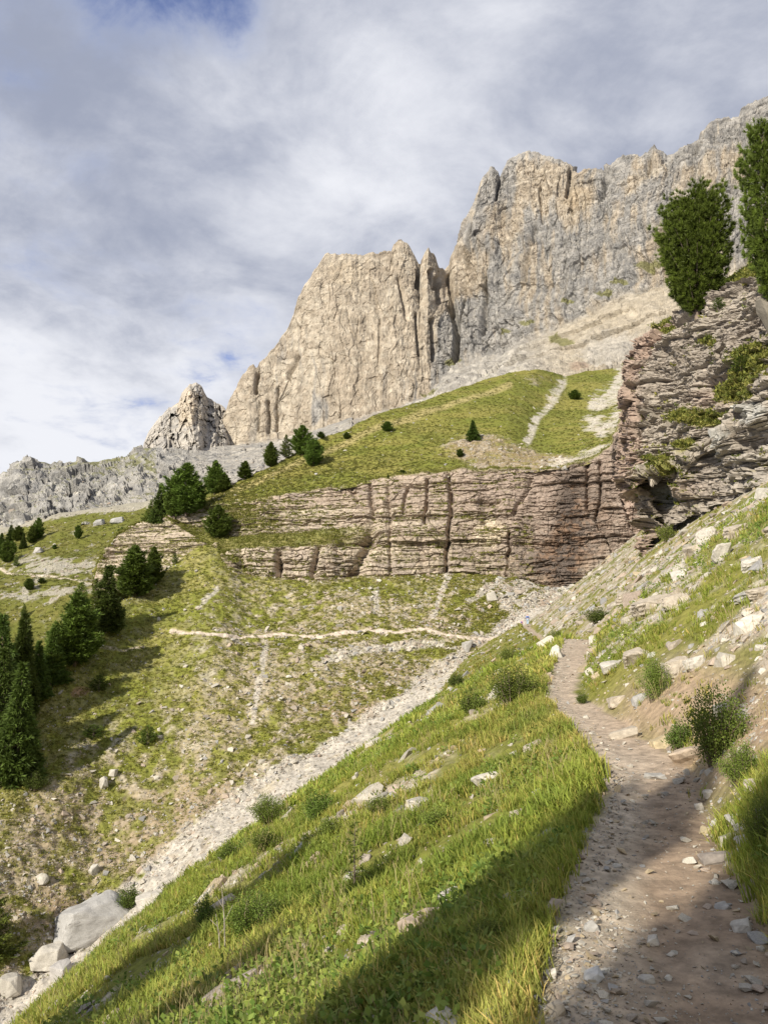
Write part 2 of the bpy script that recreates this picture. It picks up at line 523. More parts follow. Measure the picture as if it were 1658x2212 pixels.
fc = lerp(fc, np.array([.45, .38, .3]), .8 * sstep(1 - dl2 / 3.2, 0, .5))
fc = lerp(fc, np.array([.30, .18, .11]), .8 * sstep(blob(FX + 6 * wq2, FY, 172, 1495, 24, 11), .3, .7))
ff = np.where(TRK[:-1, :-1] > .5, 1, np.where(FSCREE[:-1, :-1] > .55, 2, 0))
a, b2, c2_ = split_grid(['slope', 'path', 'scree'], FP, fc, ff, [M_FAR, M_FAR, M_FAR])
for o in (a, b2, c2_): tag(o, kind='structure')

# ------------------------------------------------------------------ far meadow behind the spur
xs = np.linspace(-260, 470, 360)
mb = [(-300, 1700, 190), (470, 1420, 215)]
mm = [(-300, 1330, 300), (0, 1300, 300), (200, 1260, 310), (470, 1170, 330)]
mt = [(-300, 1175, 470), (0, 1148, 470), (130, 1112, 470), (230, 1098, 465), (310, 1088, 455), (420, 1052, 440), (470, 1040, 430)]
MX, MY, MD, MP = loft([mb, mm, mt, [(x, y - 4, d + 40) for x, y, d in mt]], xs, [90, 160, 20], 4)
mx, my, mz = MP[..., 0], MP[..., 1], MP[..., 2]
MP = MP + grid_normals(MP) * (2.5 * fbm(mx / 30, my / 30, mz / 30, 3, 81) + .9 * fbm(mx / 5, my / 5, mz / 5, 3, 83))[..., None]
q = fbm(mx / 12, my / 12, mz / 12, 4, 85); q2 = fbm(mx / 3, my / 3, mz / 3, 3, 87)
mc = lerp(GRASS * .72, GRASS_Y * .62, sstep(q + .5 * q2, -.5, .6)); mc = lerp(mc, GRASS_D, sstep(q2, .1, .6) * .5)
MST = sstep(q2 + .6 * q + 1.1 * blob(MX, MY, 120, 1225, 90, 22) + .9 * blob(MX, MY, 80, 1285, 70, 22) + 1.5 * sstep(6 - (MY - line_at(mt, MX)), -8, 6), .35, .8)
mc = lerp(mc, STONE * .8, MST * .8)
dl, _ = near_line(MX, MY, [(0, 1229), (30, 1236), (90, 1246), (150, 1250), (200, 1262)])
mc = lerp(mc, np.array([.5, .43, .34]), .9 * sstep(1 - dl / 2.6, 0, .5))
far_meadow = tag(grid_obj('meadow', MP, mc, M_FAR, True), kind='structure')

# ------------------------------------------------------------------ layered cliff band
def strata(s, z, thick, amp, seed, gap=.10, joint=(1.5, 5)):
    """stack of beds of uneven thickness, each broken into blocks; returns the outward offset and a bed index"""
    rr = np.random.RandomState(seed)
    th = thick * (.25 + rr.rand(3000) ** 2.5 * 2.6)
    bnd = np.cumsum(th) - 300 * thick
    col = np.floor(s / (thick * 7) + .35 * vnoise(z / (thick * 3), s * 0, s * 0, seed))      # faulted columns: the beds do not run through
    z = z + thick * 1.1 * (_hash(col, col * 0, col * 0, seed + 1) - .5) + .35 * thick * fbm(s / (thick * 4), z / (thick * 2), s * 0, 3, seed)
    k = np.clip(np.searchsorted(bnd, z), 1, 2999)
    lo, hi = bnd[k - 1], bnd[k]
    kk = k.astype(float)
    loc = .5 + .9 * vnoise(s / (thick * 5), kk * 3.7, s * 0, seed + 4)
    pr = (_hash(kk, kk * 0, kk * 0, seed) - .5) * amp * 1.5 * np.clip(loc, .1, 1.3)
    jw = np.maximum(hi - lo, thick * .5) * (joint[0] + joint[1] * _hash(kk, kk * 0 + 7, kk * 0, seed))
    sj = s / jw + 10 * _hash(kk, kk * 0 + 3, kk * 0, seed) + .5 * vnoise(s / jw * .7, kk * 5.1, z / thick, seed + 6)
    j = np.floor(sj); fj = sj - j
    pr = pr + (_hash(kk, j, kk * 0 + 5, seed) - .5) * amp * .9
    open_ = np.clip(.40 + 1.4 * vnoise(s / (thick * 7), z / thick, s * 0, seed + 8) + 1.0 * (_hash(kk, kk * 0 + 11, kk * 0, seed) - .4), 0, 1.4)
    edge = np.minimum(np.minimum(z - lo, hi - z) / gap, np.minimum(fj, 1 - fj) * jw / gap * 2.2 + .25)
    pr = pr - amp * .6 * (1 - sstep(edge, 0, 1)) * open_
    return pr, k, _hash(kk, j, kk * 0 + 9, seed)


LTOP = [(205, 1246, 211), (215, 1214, 211.5), (250, 1160, 213), (300, 1134, 212), (360, 1122, 209), (440, 1168, 199), (490, 1192, 188), (520, 1186, 188), (600, 1182, 188), (700, 1176, 187), (780, 1166, 190), (860, 1158, 190), (960, 1150, 189), (1100, 1150, 187), (1200, 1150, 184), (1400, 1100, 183)]
UFOOT = [(205, 1245, 212), (215, 1213, 212), (250, 1160, 213.5), (300, 1134, 212.5), (360, 1122, 209.5), (440, 1140, 207), (500, 1158, 200), (560, 1152, 199), (640, 1150, 197), (700, 1142, 196), (800, 1136, 194), (860, 1142, 191.5), (960, 1142, 190), (1100, 1142, 188), (1200, 1142, 185), (1400, 1090, 184)]
UTOP = [(205, 1244, 213), (215, 1210, 213), (250, 1158, 214), (300, 1132, 213), (360, 1118, 210), (400, 1108, 208), (440, 1094, 208), (540, 1084, 206), (640, 1066, 204), (700, 1056, 203), (780, 1042, 201), (870, 1030, 199), (960, 1022, 196), (1000, 1016, 194), (1100, 1012, 192), (1200, 1010, 189), (1250, 998, 188), (1290, 984, 187), (1320, 962, 186), (1345, 890, 190), (1370, 840, 196), (1400, 800, 205)]
xs = np.linspace(205, 1400, 900)
foot0 = [(x, y + 34, d - 4) for x, y, d in FOOT]
bk_ = [(x, y - 3, d + 9) for x, y, d in UTOP]
CXg, CYg, CD, CP = loft([foot0, FOOT, LTOP, UFOOT, UTOP, bk_], xs, [50, 130, 40, 160, 16], 2)
cx, cy, cz = CP[..., 0], CP[..., 1], CP[..., 2]
CN = grid_normals(gsmooth(gsmooth(CP, 6, 0), 10, 1)); CN[..., 2] *= .3
CN /= np.linalg.norm(CN, axis=-1, keepdims=True)
cs = (CXg - 829) / FPX * 190
wrp = .5 * fbm(cs / 14, cz / 9, cz * 0, 3, 91)
o1_, k1, h1 = strata(cs + .6 * wrp, cz + wrp - .01 * cs, 1.25, 1.0, 5, .16)
o2_, k2, h2 = strata(cs, cz + wrp - .01 * cs, 3.6, 1.3, 9, .22, (1, 3))
o3_, k3, h3 = strata(cs + .3 * wrp, cz + wrp - .01 * cs, .55, .55, 13, .09, (2, 7))
big = .9 * o3_ + 1.8 * fbm(cs / 9, cz / 40, cz * 0, 3, 93) + .5 * fbm(cs / 2.5, cz / 7, cz * 0, 3, 95) + .28 * fbm(cs / .8, cz / .8, cy / .8, 3, 97)
fv, frm = facets(cs / 3.2, cz / 1.3, 5, 1.6); fv2, _f = facets(cs / 1.3 + 9, cz / .5, 6, 1.4)
big = big + .45 * fv + .18 * fv2
deep_ = np.zeros_like(cs)
for pts, wd, dp in [([(602, 1198), (600, 1252)], 7, 3.2), ([(688, 1185), (672, 1245)], 6, 2.6), ([(800, 1150), (790, 1190), (768, 1245)], 12, 4.5), ([(740, 1168), (800, 1170)], 9, 3.0),
                    ([(968, 1030), (975, 1090), (970, 1140), (962, 1240)], 4, 2.6), ([(1100, 1150), (1093, 1250)], 3, 1.8), ([(925, 1040), (918, 1130)], 3, 1.8), ([(880, 1060), (870, 1110)], 3, 1.4),
                    ([(1040, 1085), (1075, 1090)], 8, 1.8), ([(1145, 1040), (1110, 1110)], 5, 1.6), ([(1296, 1000), (1300, 1060), (1290, 1120), (1330, 1200)], 4, 1.6), ([(1268, 1000), (1272, 1100)], 5, 1.4), ([(800, 1050), (806, 1120)], 4, 1.5), ([(760, 1052), (770, 1085)], 4, 1.2), ([(520, 1195), (530, 1230)], 5, 1.2), ([(840, 1060), (845, 1240)], 4, 1.2), ([(1350, 960), (1352, 1100), (1380, 1165)], 5, 1.8)]:
    dl, _ = near_line(CXg + 5 * fbm(cz / 1.8, cs / 3, cz * 0, 4, 99), CYg, pts)
    deep_ += (1 + .7 * fbm(cz / 2.5, cs / 6, cz * 0, 3, 96)) * dp * np.exp(-(dl / wd) ** 2)
flat = np.zeros_like(cs)                                # grassy ledges lie back and stay smooth
seg = np.repeat([0, 1, 2, 3, 4], [50, 130, 40, 160, 16])[:, None]
ledge = ((seg == 2) * .8 * sstep(840 - CXg, 0, 160) * sstep(CXg - 430, -20, 30)) + (seg == 4) * .7 + (seg == 0) * 0
ledge = gsmooth(ledge.astype(float), 3, 0)
disp = (.80 * o1_ + .7 * o2_ + big - deep_) * (1 - .75 * np.clip(ledge, 0, 1)) * np.where(CXg < 470, .6, 1.0)
disp = disp - 3.0 * blob(CXg, CYg, 1210, 1160, 70, 110)
CP = CP + CN * disp[..., None] + np.array([0, 0, 1.0]) * (.35 * ledge * fbm(cs / 1.5, cz / 1.5, cy / 3, 3, 98))[..., None]
q = fbm(cs / 5, cz / 3, cy / 5, 4, 101); q2 = fbm(cs / .8, cz / .5, cy / .8, 3, 103)
bed = _hash(k2.astype(float), k2 * 0., k2 * 0., 3)
cc = lerp(np.array([.40, .325, .255]), np.array([.54, .465, .365]), np.clip(bed * .9 + .5 * q, 0, 1))
cc = lerp(cc, np.array([.30, .25, .215]), sstep(h1 + .3 * q2, .55, 1.0) * .6)
rd = sstep(CXg + 50 * q, 850, 1150) * (1 - .8 * sstep(CYg, 1180, 1245)) + .35 * sstep(CYg + 20 * q, 1180, 1080)
cc = lerp(cc, np.array([.33, .26, .215]), np.clip(.65 * rd + .2 * q2 * rd, 0, .85))
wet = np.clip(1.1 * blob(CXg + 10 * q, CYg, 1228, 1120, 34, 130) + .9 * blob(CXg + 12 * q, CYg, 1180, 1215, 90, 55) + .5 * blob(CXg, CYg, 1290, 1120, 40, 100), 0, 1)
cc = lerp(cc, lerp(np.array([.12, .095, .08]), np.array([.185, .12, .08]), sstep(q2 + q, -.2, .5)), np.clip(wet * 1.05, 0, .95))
cc = lerp(cc, np.array([.42, .30, .24]), .7 * np.clip(blob(CXg + 6 * q, CYg, 1365, 1010, 16, 120), 0, 1))
cc = lerp(cc, np.array([.66, .57, .43]), .7 * sstep(blob(CXg, CYg, 1055, 1150, 45, 40) + .25 * q2, .4, .8))
cc = cc * (.86 + .22 * q2)[..., None]
slope_up = np.clip(grid_normals(CP)[..., 2], 0, 1)
turf = np.clip(ledge * (1.3 + .8 * q2) + sstep(slope_up + .35 * q + .2 * q2 + .45 * blob(CXg, CYg, 520, 1110, 110, 40) + .25 * sstep(640 - CXg, 0, 140), .78, .98) * (CXg < 1150), 0, 1)
cc = lerp(cc, lerp(GRASS * .85, GRASS_Y * .8, sstep(q, -.3, .4)), turf * .9)
cliff = tag(grid_obj('cliff', CP, cc, M_CLIFF), kind='structure')

# ------------------------------------------------------------------ green hill above the band
HTOP = [(200, 1235, 230), (300, 1150, 230), (380, 1112, 228), (430, 1084, 224), (500, 1050, 222), (600, 999, 226), (700, 948, 236), (800, 905, 247), (900, 869, 260), (1000, 834, 274), (1100, 805, 286), (1160, 798, 293), (1190, 803, 300), (1220, 812, 308), (1265, 803, 320), (1330, 795, 330), (1420, 790, 340)]
HBOT = [(x, y + (8 if x < 1300 else 20), d - 1) for x, y, d in UTOP if x < 1340] + [(1370, 940, 188), (1420, 930, 188)]
hm = []
for x in np.linspace(200, 1420, 80):
    y0, y1 = line_at(HBOT, x), line_at(HTOP, x); d0, d1 = line_at(HBOT, x, 2), line_at(HTOP, x, 2)
    t = .5
    hm.append((x, y0 * .5 + y1 * .5, d0 * .55 + d1 * .45 + 14 * math.exp(-((x - 1165) / 45) ** 2)))
xs = np.linspace(200, 1420, 800)
HX, HY, HD, HP = loft([HBOT, hm, HTOP, [(x, y + 55, d + 90) for x, y, d in HTOP]], xs, [170, 170, 40], 4)
hx, hy, hz = HP[..., 0], HP[..., 1], HP[..., 2]
q = fbm(hx / 10, hy / 10, hz / 10, 4, 111); q2 = fbm(hx / 2.2, hy / 2.2, hz / 2.2, 4, 113); q3 = fbm(hx / 14, hz / 2.0, hy / 30, 4, 117)
HP = HP + grid_normals(HP) * (1.6 * fbm(hx / 22, hy / 22, hz / 22, 3, 119) + .35 * q2)[..., None]
hc = lerp(GRASS * .85, GRASS_Y * .85, sstep(q3 + .5 * q, -.35, .5)); hc = lerp(hc, GRASS_D * 1.2, sstep(q2 + .3 * q, .15, .7) * .55)
dl, _ = near_line(HX, HY + 3 * q, [(440, 1085), (560, 1040), (640, 1002), (720, 965), (830, 925), (960, 882), (1100, 830)])
hc = lerp(hc, np.array([.34, .28, .13]), .75 * sstep(1 - dl / 11, 0, .8))
bt = line_at(HBOT, HX) - HY
br_ = sstep(blob(HX, HY, 1050, 975, 95, 34) * 1.2 + .8 * blob(HX, HY, 1190, 990, 90, 22) + .55 * blob(HX, HY, 1165, 815, 50, 22) + .25 * q2 + .35 * q + .5 * sstep(26 - bt, 0, 26) - .25, .1, .6)
hc = lerp(hc, lerp(RED * .72, np.array([.34, .285, .225]), sstep(q2, -.1, .5)), br_ * .85 * np.clip(.75 + .9 * q2, .1, 1))
HST = br_.copy()
HP = HP + np.array([-.15, -.9, .3]) * (br_ * (.9 * fbm(hx / 2.5, hz / .8, hy / 5, 4, 115) + .6 * facets(hx / 1.8, hz / .9, 71, 1.6)[0]))[..., None]
for pts, wd in [([(1215, 825), (1190, 865), (1160, 900), (1140, 950)], 13), ([(1350, 800), (1330, 850), (1290, 870)], 20), ([(1345, 900), (1300, 925), (1280, 915)], 24), ([(1345, 955), (1260, 985), (1190, 1003)], 9)]:
    dl, _ = near_line(HX + 9 * q2, HY + 4 * q, pts)
    m = sstep(1 - dl / (wd * (1 + .8 * q2 + .5 * q)), 0, .6) * np.clip(.85 + .9 * q2, .2, 1)
    hc = lerp(hc, SCREE * .95, m * .9); HST = np.maximum(HST, m)
upr = sstep(HX + .9 * (HY - 800) + 25 * q, 1300, 1345)
hill = tag(grid_obj('green_hill', HP, hc, M_FAR, True), kind='structure')

# ------------------------------------------------------------------ the great rock walls
SKY1 = [(440, 1010), (462, 965), (478, 912), (490, 882), (497, 860), (510, 835), (525, 808), (535, 792), (548, 787), (556, 795), (560, 782), (570, 775), (590, 755), (610, 725), (625, 705), (635, 680), (645, 640), (655, 625), (665, 605), (680, 580), (695, 560), (705, 548),
        (740, 545), (780, 547), (820, 546), (845, 543), (850, 525), (865, 514), (880, 525), (890, 540), (903, 566), (906, 585), (909, 560), (918, 542), (925, 530), (932, 545), (940, 552), (948, 578), (960, 582), (970, 580), (973, 555), (985, 530), (1000, 510), (1008, 490), (1015, 465), (1030, 415), (1040, 385), (1060, 360), (1074, 366), (1079, 382), (1085, 370), (1095, 345),
        (1120, 330), (1150, 325), (1175, 330), (1210, 345), (1232, 352), (1236, 367), (1250, 368), (1270, 360), (1300, 365), (1314, 374), (1320, 350), (1345, 335), (1380, 335), (1400, 325), (1412, 312), (1425, 325), (1440, 335), (1460, 325), (1480, 310), (1510, 298), (1514, 280), (1530, 265), (1560, 255), (1595, 252), (1600, 235), (1625, 218), (1660, 204), (1720, 190), (1800, 170), (1950, 150)]
WF = [(440, 985, 900), (465, 976, 895), (520, 962, 890), (600, 946, 880), (650, 932, 875), (690, 925, 865), (760, 905, 860), (860, 880, 860), (925, 850, 870), (975, 785, 905), (1040, 765, 900), (1100, 745, 880), (1200, 705, 840), (1300, 665, 800), (1420, 610, 760), (1660, 560, 720), (1950, 520, 700)]
APR = [(440, 1075, 480), (560, 1040, 480), (700, 975, 480), (860, 910, 480), (1000, 860, 480), (1180, 840, 470), (1300, 850, 440), (1420, 850, 420), (1660, 800, 400), (1950, 760, 400)]
xs = np.linspace(440, 1950, 1250)
sk_y = line_at(SKY1, xs) + 3.2 * fbm(xs / 9, xs * 0, xs * 0, 4, 121, .6)
topd = line_at(WF, xs, 2) + np.interp(xs, [440, 700, 930, 985, 1100, 1300, 1950], [30, 95, 110, 130, 210, 230, 260])
sky_line = list(zip(xs, sk_y, topd))
behind = list(zip(xs, sk_y + 60, topd + 260))
slab = [(x, line_at(WF, x) * .55 + line_at(APR, x) * .45, line_at(WF, x, 2) * .62 + line_at(APR, x, 2) * .38) for x in np.linspace(440, 1950, 60)]
WX, WY, WD, WP = loft([APR, slab, WF, sky_line, behind], xs, [70, 80, 420, 24], 1)
wx, wy, wz = WP[..., 0], WP[..., 1], WP[..., 2]
WN = grid_normals(gsmooth(gsmooth(WP, 8, 0), 14, 1)); WN[..., 2] *= .6
WN /= np.linalg.norm(WN, axis=-1, keepdims=True)
ws = (WX - 829) / FPX * 900
toprow = sstep(WY - line_at(list(zip(xs, sk_y)), WX), 0, 26)
wallm = sstep(line_at(WF, WX) + 6 - WY, -14, 14)
rightm = sstep(WX + .25 * (WY - 600), 955, 1010)
wpx = ws + 7 * fbm(ws / 60, wz / 60, wz * 0, 3, 123)
flute = fbm(wpx / 26, wz / 170, wz * 0, 5, 125, .55)
ribs = fbm(wpx / 11, wz / 60, wy / 80, 4, 127, .55, True)
rough_ = fbm(ws / 14, wz / 18, wy / 18, 5, 129, .6)
ob, kb, hb = strata(ws + 1.2 * rough_, wz + 6 * fbm(ws / 70, wz / 70, wz * 0, 3, 131), 14, 5.5, 15, 2.2, (.35, 1.0))
fva, fra = facets(wpx / 26 + .4 * flute, wz / 75 + .5 * flute + .012 * ws, 21, 1.8); fvb, frb = facets(wpx / 11, wz / 24 + .3 * rough_ - .02 * ws, 22, 1.8); fvc, frc = facets(ws / 5 + .3 * rough_, wz / 8, 23, 1.6)
wd_ = wallm * ((6.5 + 6 * rightm) * flute + (1.5 + 2.2 * rightm) * ribs + (1.8 + 1.8 * rightm) * rough_ + (.12 + .25 * rightm) * ob + (4.0 * fva + 2.6 * fvb + 1.5 * fvc + 1.0 * facets(ws / 2.3 + .3 * rough_, wz / 4.5, 24, 1.8)[0]) * (.55 + .45 * rightm))
ledg, _, _ = strata(ws, wz * 1.0 - .12 * ws, 17, 9, 19, 2.0, (3, 6))
wd_ = wd_ + (1 - wallm) * (6 * rough_ + .8 * ledg * sstep(WX, 900, 1010) + 8 * fbm(ws / 40, wy / 40, wz / 40, 3, 133))
n_a = vnoise(wpx / 11 + .15 * rough_, wz / 150, wz * 0, 301); n_b = vnoise(wpx / 26 + 40, wz / 45 + .03 * ws, wz * 0, 302); n_c = vnoise(ws / 6 + 1.2 * rough_, wz / 16 + .4 * rough_, wz * 0, 303)
fine = (1 - sstep(np.abs(n_a), 0, .07)) * sstep(vnoise(ws / 30, wz / 50, wz * 0, 304), -.2, .4) + .4 * (1 - sstep(np.abs(n_b), 0, .05)) * sstep(vnoise(ws / 40, wz / 60, wz * 0, 305), -.1, .5) + .5 * (1 - sstep(np.abs(n_c), 0, .10)) * sstep(rightm + .4 * vnoise(ws / 25, wz / 25, wz * 0, 306), .2, .9)
wd_ = wd_ - (1.5 + 1.2 * rightm) * wallm * fine
crk = np.zeros_like(ws)
for pts, wd, dp in [([(976, 660), (986, 705), (984, 778)], 6, 30), ([(966, 580), (978, 655)], 4, 12), ([(1003, 650), (990, 700)], 4, 14), ([(898, 680), (904, 765)], 3, 8), ([(557, 792), (553, 850)], 3, 16), ([(600, 838), (596, 930)], 3, 9), ([(578, 865), (580, 935)], 3, 9), ([(560, 870), (558, 930)], 3, 6), ([(640, 770), (622, 815)], 4, 9),
                    ([(906, 560), (902, 620)], 4, 18), ([(930, 585), (938, 620)], 4, 14), ([(945, 600), (950, 650)], 4, 14), ([(1079, 380), (1070, 440)], 3, 14), ([(1165, 400), (1168, 470)], 3, 8), ([(860, 600), (880, 690)], 4, 7), ([(1235, 360), (1225, 420)], 6, 16), ([(1316, 368), (1300, 420)], 7, 16), ([(820, 690), (818, 800)], 3, 4), ([(935, 690), (940, 770)], 4, 14),
                    ([(1150, 480), (1130, 600)], 6, 12), ([(1020, 440), (1005, 560)], 5, 16), ([(1405, 330), (1400, 380)], 5, 10), ([(1515, 285), (1500, 330)], 5, 12), ([(1050, 600), (1040, 720)], 5, 12)]:
    dl, _ = near_line(WX + 3 * rough_, WY, pts)
    crk += dp * np.exp(-(dl / wd) ** 2) * toprow
WP = WP + WN * ((wd_ * (.25 + .75 * toprow)) - crk)[..., None]
jag = (1 - toprow) * wallm
WP[..., 2] += jag * 4 * fbm(ws / 6, wy / 30, wz * 0, 3, 135)
q = fbm(ws / 45, wz / 90, wz * 0, 4, 141); q2 = fbm(wpx / 5, wz / 70, wz * 0, 4, 143); q3 = fbm(ws / 7, wz / 7, wy / 12, 4, 145)
warm = lerp(np.array([.44, .37, .285]), np.array([.56, .49, .39]), sstep(q3 + .4 * q, -.4, .5))
gray = lerp(np.array([.29, .278, .262]), np.array([.42, .395, .36]), sstep(q3 + .4 * q, -.4, .5))
gm = np.clip(sstep(.95 * q + .5 * q2 + .95 * (rightm - .50) + .9 * blob(WX, WY, 700, 890, 40, 40) + .55 * blob(WX, WY, 860, 830, 90, 60) + .5 * blob(WX, WY, 900, 700, 50, 120) + .4 * blob(WX, WY, 600, 780, 45, 70) - .5 * blob(WX, WY, 720, 680, 90, 150) - .6 * blob(WX, WY, 1150, 390, 90, 60) - .5 * blob(WX, WY, 1380, 380, 60, 50), -.05, .4), 0, 1)
wc = lerp(warm, gray, gm)
wc = lerp(wc, np.array([.50, .38, .23]), .35 * np.clip(sstep(blob(WX + 20 * q, WY, 1240, 430, 45, 35) + .35 * q2, .4, .8) + .6 * sstep(blob(WX, WY, 745, 590, 60, 45) + .3 * q3, .45, .9) + .7 * sstep(blob(WX, WY, 1330, 680, 70, 40) + .3 * q3, .5, .9), 0, 1))
q4 = fbm(wpx / 2.2, wz / 40, wz * 0, 3, 147)
wc = lerp(wc, gray * .72, sstep(q2 + .25 * q, .25, .7) * .6); wc = wc * (1 + .16 * q4 + .10 * q3)[..., None]
ap = (1 - wallm)
apc = lerp(np.array([.36, .335, .30]), np.array([.56, .52, .455]), sstep(q3 + .5 * q, -.3, .5))
apc = lerp(apc, np.array([.50, .42, .30]), .6 * sstep(WX, 1080, 1250))
apc = lerp(apc, SCREE, sstep(blob(WX, WY, 1330, 760, 90, 50) * 1.1 + .2 * q3, .3, .7))
apc = lerp(apc, RED * 1.1, .7 * sstep(blob(WX, WY, 1255, 790, 40, 16) + .2 * q3, .5, .9))
wc = lerp(wc * .80, apc * .84, ap)
up = np.clip(grid_normals(WP)[..., 2], 0, 1)
gpatch = sum(blob(WX + 8 * q3, WY + 5 * q3, x, y, rx, ry) for x, y, rx, ry in [(1400, 573, 34, 12), (1310, 640, 26, 8), (1345, 620, 20, 7), (1140, 698, 20, 7), (980, 782, 22, 7), (1090, 715, 14, 5), (930, 850, 30, 8), (1230, 655, 16, 5), (1215, 735, 30, 8)])
grn = np.clip(sstep(gpatch + .25 * q3, .35, .65) + .5 * sstep(up + .3 * q3 + .2 * q, .92, 1.1) * ap * (WX > 900), 0, 1)
wc = lerp(wc, np.array([.17, .165, .06]), grn * .85)
mountain = tag(grid_obj('mountain', WP, wc, M_WALL), kind='structure')

# ------------------------------------------------------------------ grey karst ridge and its spire
SK2 = [(-260, 1105), (0, 1042), (24, 1012), (38, 998), (62, 995), (80, 994), (108, 1001), (135, 998), (200, 997), (215, 995), (240, 990), (275, 984), (300, 972), (312, 966), (480, 962), (620, 950), (760, 900)]
KB = [(-260, 1270, 430), (0, 1200, 435), (130, 1160, 435), (310, 1140, 430), (420, 1110, 415), (520, 1080, 410), (640, 1025, 420), (760, 970, 430)]
xs = np.linspace(-260, 760, 640)
k_y = line_at(SK2, xs) + 2.0 * fbm(xs / 10, xs * 0, xs * 0, 4, 151)
kt = list(zip(xs, k_y, np.interp(xs, [-260, 300, 480, 760], [760, 840, 860, 860])))
km = [(x, line_at(KB, x) * .5 + line_at(kt, x) * .5, line_at(KB, x, 2) * .55 + line_at(kt, x, 2) * .45) for x in np.linspace(-260, 760, 50)]
KX, KY, KD, KP = loft([KB, km, kt, [(x, y + 30, d + 150) for x, y, d in kt]], xs, [110, 130, 24], 2)
kx, ky, kz = KP[..., 0], KP[..., 1], KP[..., 2]
ks = (KX - 829) / FPX * 650
KN = grid_normals(gsmooth(gsmooth(KP, 8, 0), 8, 1))
kq = fbm(ks / 22, ky / 30, kz / 22, 5, 153, .6, True); kq3 = fbm(ks / 6, ky / 10, kz / 6, 4, 155)
ol, _, _ = strata(ks + 3 * kq3, kz + .2 * ks + 5 * kq3, 16, 9, 25, 2.0, (.6, 2.0))
ktop = sstep(KY - line_at(kt, KX), 0, 14)
blk = 1.0 - .75 * sstep(KX + 1.2 * (KY - 1000), 330, 480)
kfa, kra = facets(ks / 20 + .4 * kq3, kz / 13 + .3 * kq, 41, 2.0); kfb, krb = facets(ks / 8 + .3 * kq3, kz / 6, 42, 1.8)
KP = KP + KN * (ktop * blk * (4 * kq + 1.2 * kq3 + .25 * ol + 7 * kfa + 3 * kfb))[..., None]
kc = lerp(np.array([.27, .262, .25]), np.array([.45, .43, .395]), sstep(kq3 + .5 * kq, -.3, .6))
kc = lerp(kc, SCREE * 1.0, (1 - blk) * .9 * sstep(kq3, -.6, .4)); kc = kc * .82
up = np.clip(grid_normals(KP)[..., 2], 0, 1)
kg = np.clip(sstep(up + .35 * kq3 - .25 * blk * 0 + .35 * blob(KX, KY, 230, 1010, 110, 22) + .3 * blob(KX, KY, 300, 995, 40, 20), .86, 1.05) * (KX < 340), 0, 1)
kg = np.maximum(kg, sstep(line_at(kt, KX) + 5 - KY, -2, 4) * (KX > 85) * (KX < 225))
kc = lerp(kc, np.array([.17, .17, .055]), kg * .8)
ridge = tag(grid_obj('rocky_ridge', KP, kc, M_WALL), kind='structure')

SP = [(285, 1010), (306, 985), (310, 960), (318, 940), (326, 925), (340, 905), (352, 893), (365, 880), (378, 874), (386, 868), (393, 848), (400, 838), (410, 829), (424, 825), (436, 832), (441, 846), (447, 856), (460, 864), (475, 872), (486, 880), (494, 905), (510, 960), (530, 1000)]
xs = np.linspace(285, 530, 320)
s_y = line_at(SP, xs) + 3.0 * fbm(xs / 5, xs * 0, xs * 0, 4, 161, .6)
st = list(zip(xs, s_y, np.full(xs.shape, 960.)))
sb = [(285, 1030, 800), (400, 1010, 790), (530, 1010, 800)]
SX, SY, SD, SPt = loft([sb, st, [(x, y + 25, d + 90) for x, y, d in st]], xs, [230, 20], 1)
sx, sy, sz = SPt[..., 0], SPt[..., 1], SPt[..., 2]
ss_ = (SX - 400) / FPX * 900
sq = fbm(ss_ / 12, sz / 60, sz * 0, 5, 163, .6, True); sq3 = fbm(ss_ / 6, sz / 9, sy / 9, 4, 165)
stp = sstep(SY - line_at(list(zip(xs, s_y)), SX), 0, 14)
sfa, sra = facets(ss_ / 20 + .3 * sq3, sz / 60 + .3 * sq + .02 * ss_, 51, 2.4); sfb, srb = facets(ss_ / 8, sz / 20 + .3 * sq3, 52, 2.2); sfc, src = facets(ss_ / 4, sz / 7, 53, 2.0)
butt = 34 * np.exp(-np.abs(SX - 402 - .16 * (SY - 830)) / 22) - 16 * sstep(SX, 436, 452) + 16 * np.exp(-np.abs(SX - 345 - .2 * (SY - 900)) / 12) + 14 * np.exp(-np.abs(SX - 465) / 10) + 16 * sfa + 9 * sfb + 4 * sfc - 4 * (1 - sstep(sra, 0, .12))
SPt = SPt + (-SPt / np.linalg.norm(SPt, axis=-1, keepdims=True)) * ((.2 + .8 * stp) * (butt + 6 * sq + 3 * sq3))[..., None]
s_c = lerp(np.array([.33, .31, .285]), np.array([.47, .43, .375]), sstep(sq3 + .5 * sq, -.4, .5))
s_c = lerp(s_c, np.array([.54, .455, .345]), .8 * sstep(blob(SX, SY, 405, 880, 34, 60) + .3 * sq3, .4, .8))
spire = tag(grid_obj('rock_spire', SPt, s_c, M_WALL), kind='structure')


# ------------------------------------------------------------------ near crag on the right
def edge(pts, t):
    a = np.array(pts, float)
    L = np.concatenate([[0], np.cumsum(np.hypot(np.diff(a[:, 0]), np.diff(a[:, 1])))]); L /= L[-1]
    return np.stack([np.interp(t, L, a[:, i]) for i in range(3)], -1)


